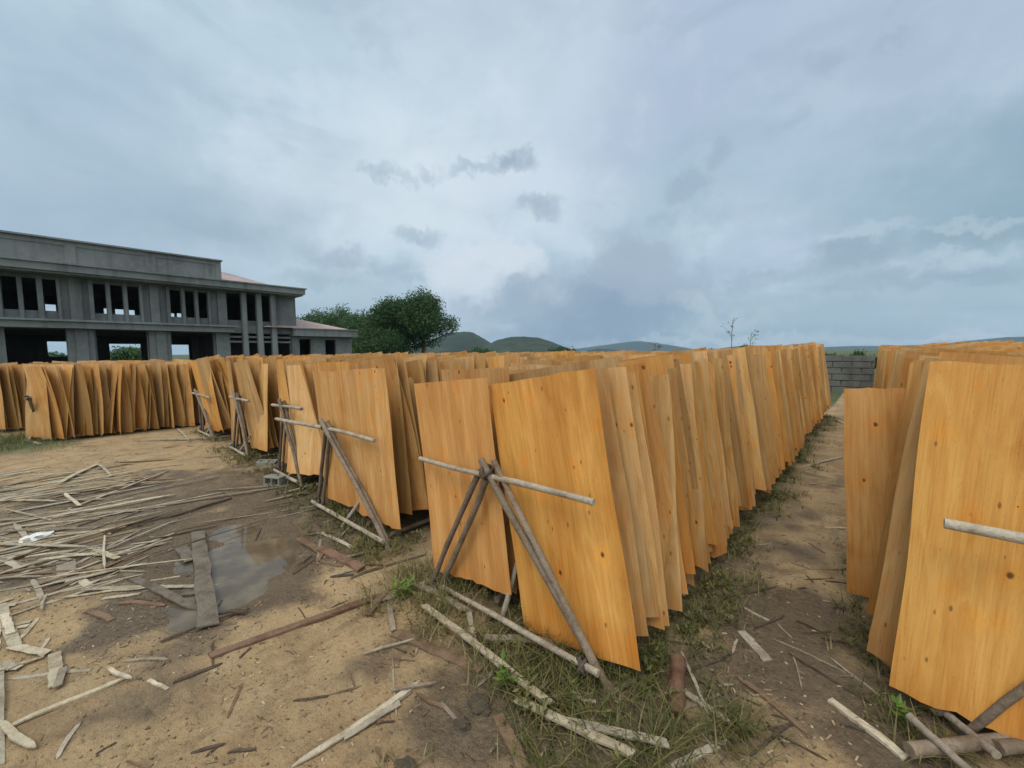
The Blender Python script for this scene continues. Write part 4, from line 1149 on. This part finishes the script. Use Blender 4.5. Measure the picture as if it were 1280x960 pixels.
def patch(c, px, py, rx, ry, col, amt, soft=.35, sharp=False):
    d0 = ray(px, py).normalized(); rt = d0.cross(Vector((0,0,1))).normalized(); up = rt.cross(d0)
    # angular size of the patch
    ax = (ray(px+rx, py).normalized() - ray(px-rx, py).normalized()).length/2; ay = (ray(px, py+ry).normalized() - ray(px, py-ry).normalized()).length/2
    src = dw2 if sharp else dw
    u = g.math('DIVIDE', g.vmath('DOT_PRODUCT', src, tuple(rt)), ax); v = g.math('DIVIDE', g.vmath('DOT_PRODUCT', src, tuple(up)), ay)
    q = g.math('ADD', g.math('MULTIPLY', u, u), g.math('MULTIPLY', v, v))
    msk = g.math('MULTIPLY', g.mr(q, 1.0, soft), g.math('GREATER_THAN', g.vmath('DOT_PRODUCT', d, tuple(d0)), 0.2))
    return g.mix(g.math('MULTIPLY', msk, amt), c, col)
c = patch(c, 640, 110, 240, 260, (.64,.76,.85), .85, -.9)
c = patch(c, 540, 240, 380, 120, (.65,.76,.845), .85, -.5)
c = patch(c, 1230, 230, 330, 150, (.19,.325,.42), 1.0, -.5)
c = patch(c, 1010, 120, 420, 220, (.35,.455,.60), .7, -.9)
c = patch(c, 160, 240, 330, 110, (.29,.42,.53), .8, -.5)
c = patch(c, 100, 90, 240, 150, (.33,.46,.60), .8, -.5)
c = patch(c, 1000, 250, 190, 110, (.42,.545,.68), .5, -.5)
c = patch(c, 380, 385, 360, 80, (.335,.465,.56), .8, -.4)
c = patch(c, 1000, 400, 480, 80, (.32,.455,.545), .9, -.4)
c = patch(c, 60, 330, 300, 90, (.30,.43,.53), .7, -.5)
c = patch(c, 1150, 30, 260, 110, (.33,.44,.575), .7, -.5)
c = patch(c, 330, 60, 170, 90, (.40,.56,.67), .5, -.5)
c = patch(c, 635, 345, 95, 48, (.60,.705,.80), .75, 0)
c = patch(c, 575, 350, 60, 40, (.58,.685,.79), .6, 0)
c = patch(c, 800, 345, 95, 70, (.33,.43,.545), .85, -.1)
c = patch(c, 735, 388, 220, 56, (.27,.37,.485), .95, -.2)
c = patch(c, 760, 408, 150, 28, (.215,.315,.44), .85, -.3)
c = patch(c, 560, 400, 90, 26, (.46,.565,.67), .6, -.2)
c = patch(c, 900, 393, 80, 18, (.47,.575,.67), .6, -.2)
for (x, y, rx, ry, a) in [(637,203,40,20,.95),(588,211,40,14,.5),(537,216,26,11,.4),(505,222,18,7,.3),(472,212,32,15,.5),(675,256,44,18,.6),(520,294,48,14,.55),(435,328,46,25,.6),
                          (862,232,46,27,.6),(900,190,26,22,.5),(1035,75,44,30,.45),(1130,48,40,20,.35),(985,155,30,15,.3),(825,270,24,14,.35),(780,310,40,20,.4)]:
    c = patch(c, x, y, rx, ry, (.29,.39,.50), min(1, a*1.25), -.3, True)
for (x, y, rx, ry, a) in [(1068,318,76,28,.8),(1210,299,100,20,.7),(1090,352,120,17,.5),(1230,347,110,16,.55),(960,345,80,15,.4),(400,350,70,16,.4),(300,300,160,30,.3)]:
    c = patch(c, x, y, rx, ry, (.255,.365,.455), a, -.2, True)
for (x, y, rx, ry, a) in [(1080,286,80,13,.35),(1230,281,110,11,.35),(1200,322,120,10,.3),(1230,422,130,10,.6),(900,427,280,10,.6),(610,313,60,16,.45),(655,320,30,12,.4),(440,345,50,12,.25),(560,318,40,10,.3)]:
    c = patch(c, x, y, rx, ry, (.58,.68,.775), a, -.3, True)
for (x, y, r, a) in [(560,330,30,.5),(585,320,24,.55),(612,316,22,.55),(640,322,26,.6),(668,334,24,.5),(600,340,40,.4),(545,345,26,.35)]:
    c = patch(c, x, y, r, r*.85, (.62,.715,.81), a, .25, True)
for (x, y, r, a) in [(788,312,28,.6),(812,322,26,.6),(835,338,26,.55),(762,335,34,.5),(800,352,50,.5),(700,352,40,.35),(855,365,30,.4),(660,370,46,.35)]:
    c = patch(c, x, y, r, r*.85, (.335,.43,.545), a, .15, True)
for (x, y, r, a) in [(745,372,30,.5),(720,392,40,.45),(780,398,50,.45)]:
    c = patch(c, x, y, r*1.4, r*.6, (.235,.335,.46), a, .1, True)
# overcast: the deck is brightest overhead and towards the hidden sun behind the camera
zen = g.mr(ez, .66, .95, 1.0, 2.4)
fwd = Vector((-syw, cyw, 0))
back = g.mr(g.vmath('DOT_PRODUCT', d, tuple(-fwd)), -.35, .7, 1.0, 2.1)
boost = g.math('MULTIPLY', zen, back); c = g.vmath('MULTIPLY', c, (1.13, 1.085, 1.05))
c = g.vmath('SCALE', c, scale=boost)
c = g.mix(g.mr(boost, 1.0, 2.2), c, g.mix(1.0, c, (1.10,.95,.80), 'MULTIPLY'))
c = g.mix(g.mr(ez, -.02, 0, 1, 0), c, (.25,.22,.16))
sky = g.n('ShaderNodeTexSky', sky_type='NISHITA', sun_disc=False)
sky.sun_elevation = R(SUN_EL); sky.sun_rotation = R(SUN_AZ)
b1 = g.n('ShaderNodeBackground'); g.set(b1.inputs[0], sky.outputs[0]); b1.inputs[1].default_value = .06
b2 = g.n('ShaderNodeBackground'); g.set(b2.inputs[0], c); b2.inputs[1].default_value = 1.0
mx = g.n('ShaderNodeMixShader'); mx.inputs[0].default_value = .93
wo = g.n('ShaderNodeOutputWorld')
nt.links.new(b1.outputs[0], mx.inputs[1]); nt.links.new(b2.outputs[0], mx.inputs[2]); nt.links.new(mx.outputs[0], wo.inputs[0])

sl = bpy.data.lights.new('sun', 'SUN'); sl.energy = 1.3; sl.angle = R(26); sl.color = (1, .90, .77)
so = bpy.data.objects.new('sun', sl); COL.objects.link(so)
az, el = R(SUN_AZ), R(SUN_EL)
to_sun = Vector((math.sin(az)*math.cos(el), math.cos(az)*math.cos(el), math.sin(el)))
so.rotation_euler = (-to_sun).to_track_quat('-Z', 'Y').to_euler(); so.location = (0, 0, 30)

# ------------------------------------------------------------------ camera and render
cd = bpy.data.cameras.new('camera'); cd.sensor_width = 36; cd.lens = 36*F/1280; cd.clip_start = .05; cd.clip_end = 20000
co = bpy.data.objects.new('camera', cd); COL.objects.link(co); co.location = (0, 0, EYE); co.rotation_euler = (Matrix.Rotation(YAW, 3, 'Z') @ Matrix.Rotation(R(90)-PITCH, 3, 'X') @ Matrix.Rotation(-ROLL, 3, 'Z')).to_euler()
sc.camera = co
sc.render.resolution_x, sc.render.resolution_y = 1024, 768
sc.render.engine = 'CYCLES'
cy_ = sc.cycles; cy_.use_denoising = True
try: cy_.denoiser = 'OPENIMAGEDENOISE'
except Exception: pass
cy_.max_bounces = 6; cy_.diffuse_bounces = 3; cy_.glossy_bounces = 2; cy_.transmission_bounces = 2; cy_.volume_bounces = 1; cy_.transparent_max_bounces = 4
cy_.sample_clamp_indirect = 4
vs = sc.view_settings; vs.view_transform = 'Standard'; vs.look = 'None'; vs.gamma = 1; vs.use_curve_mapping = False; vs.exposure = 0.08
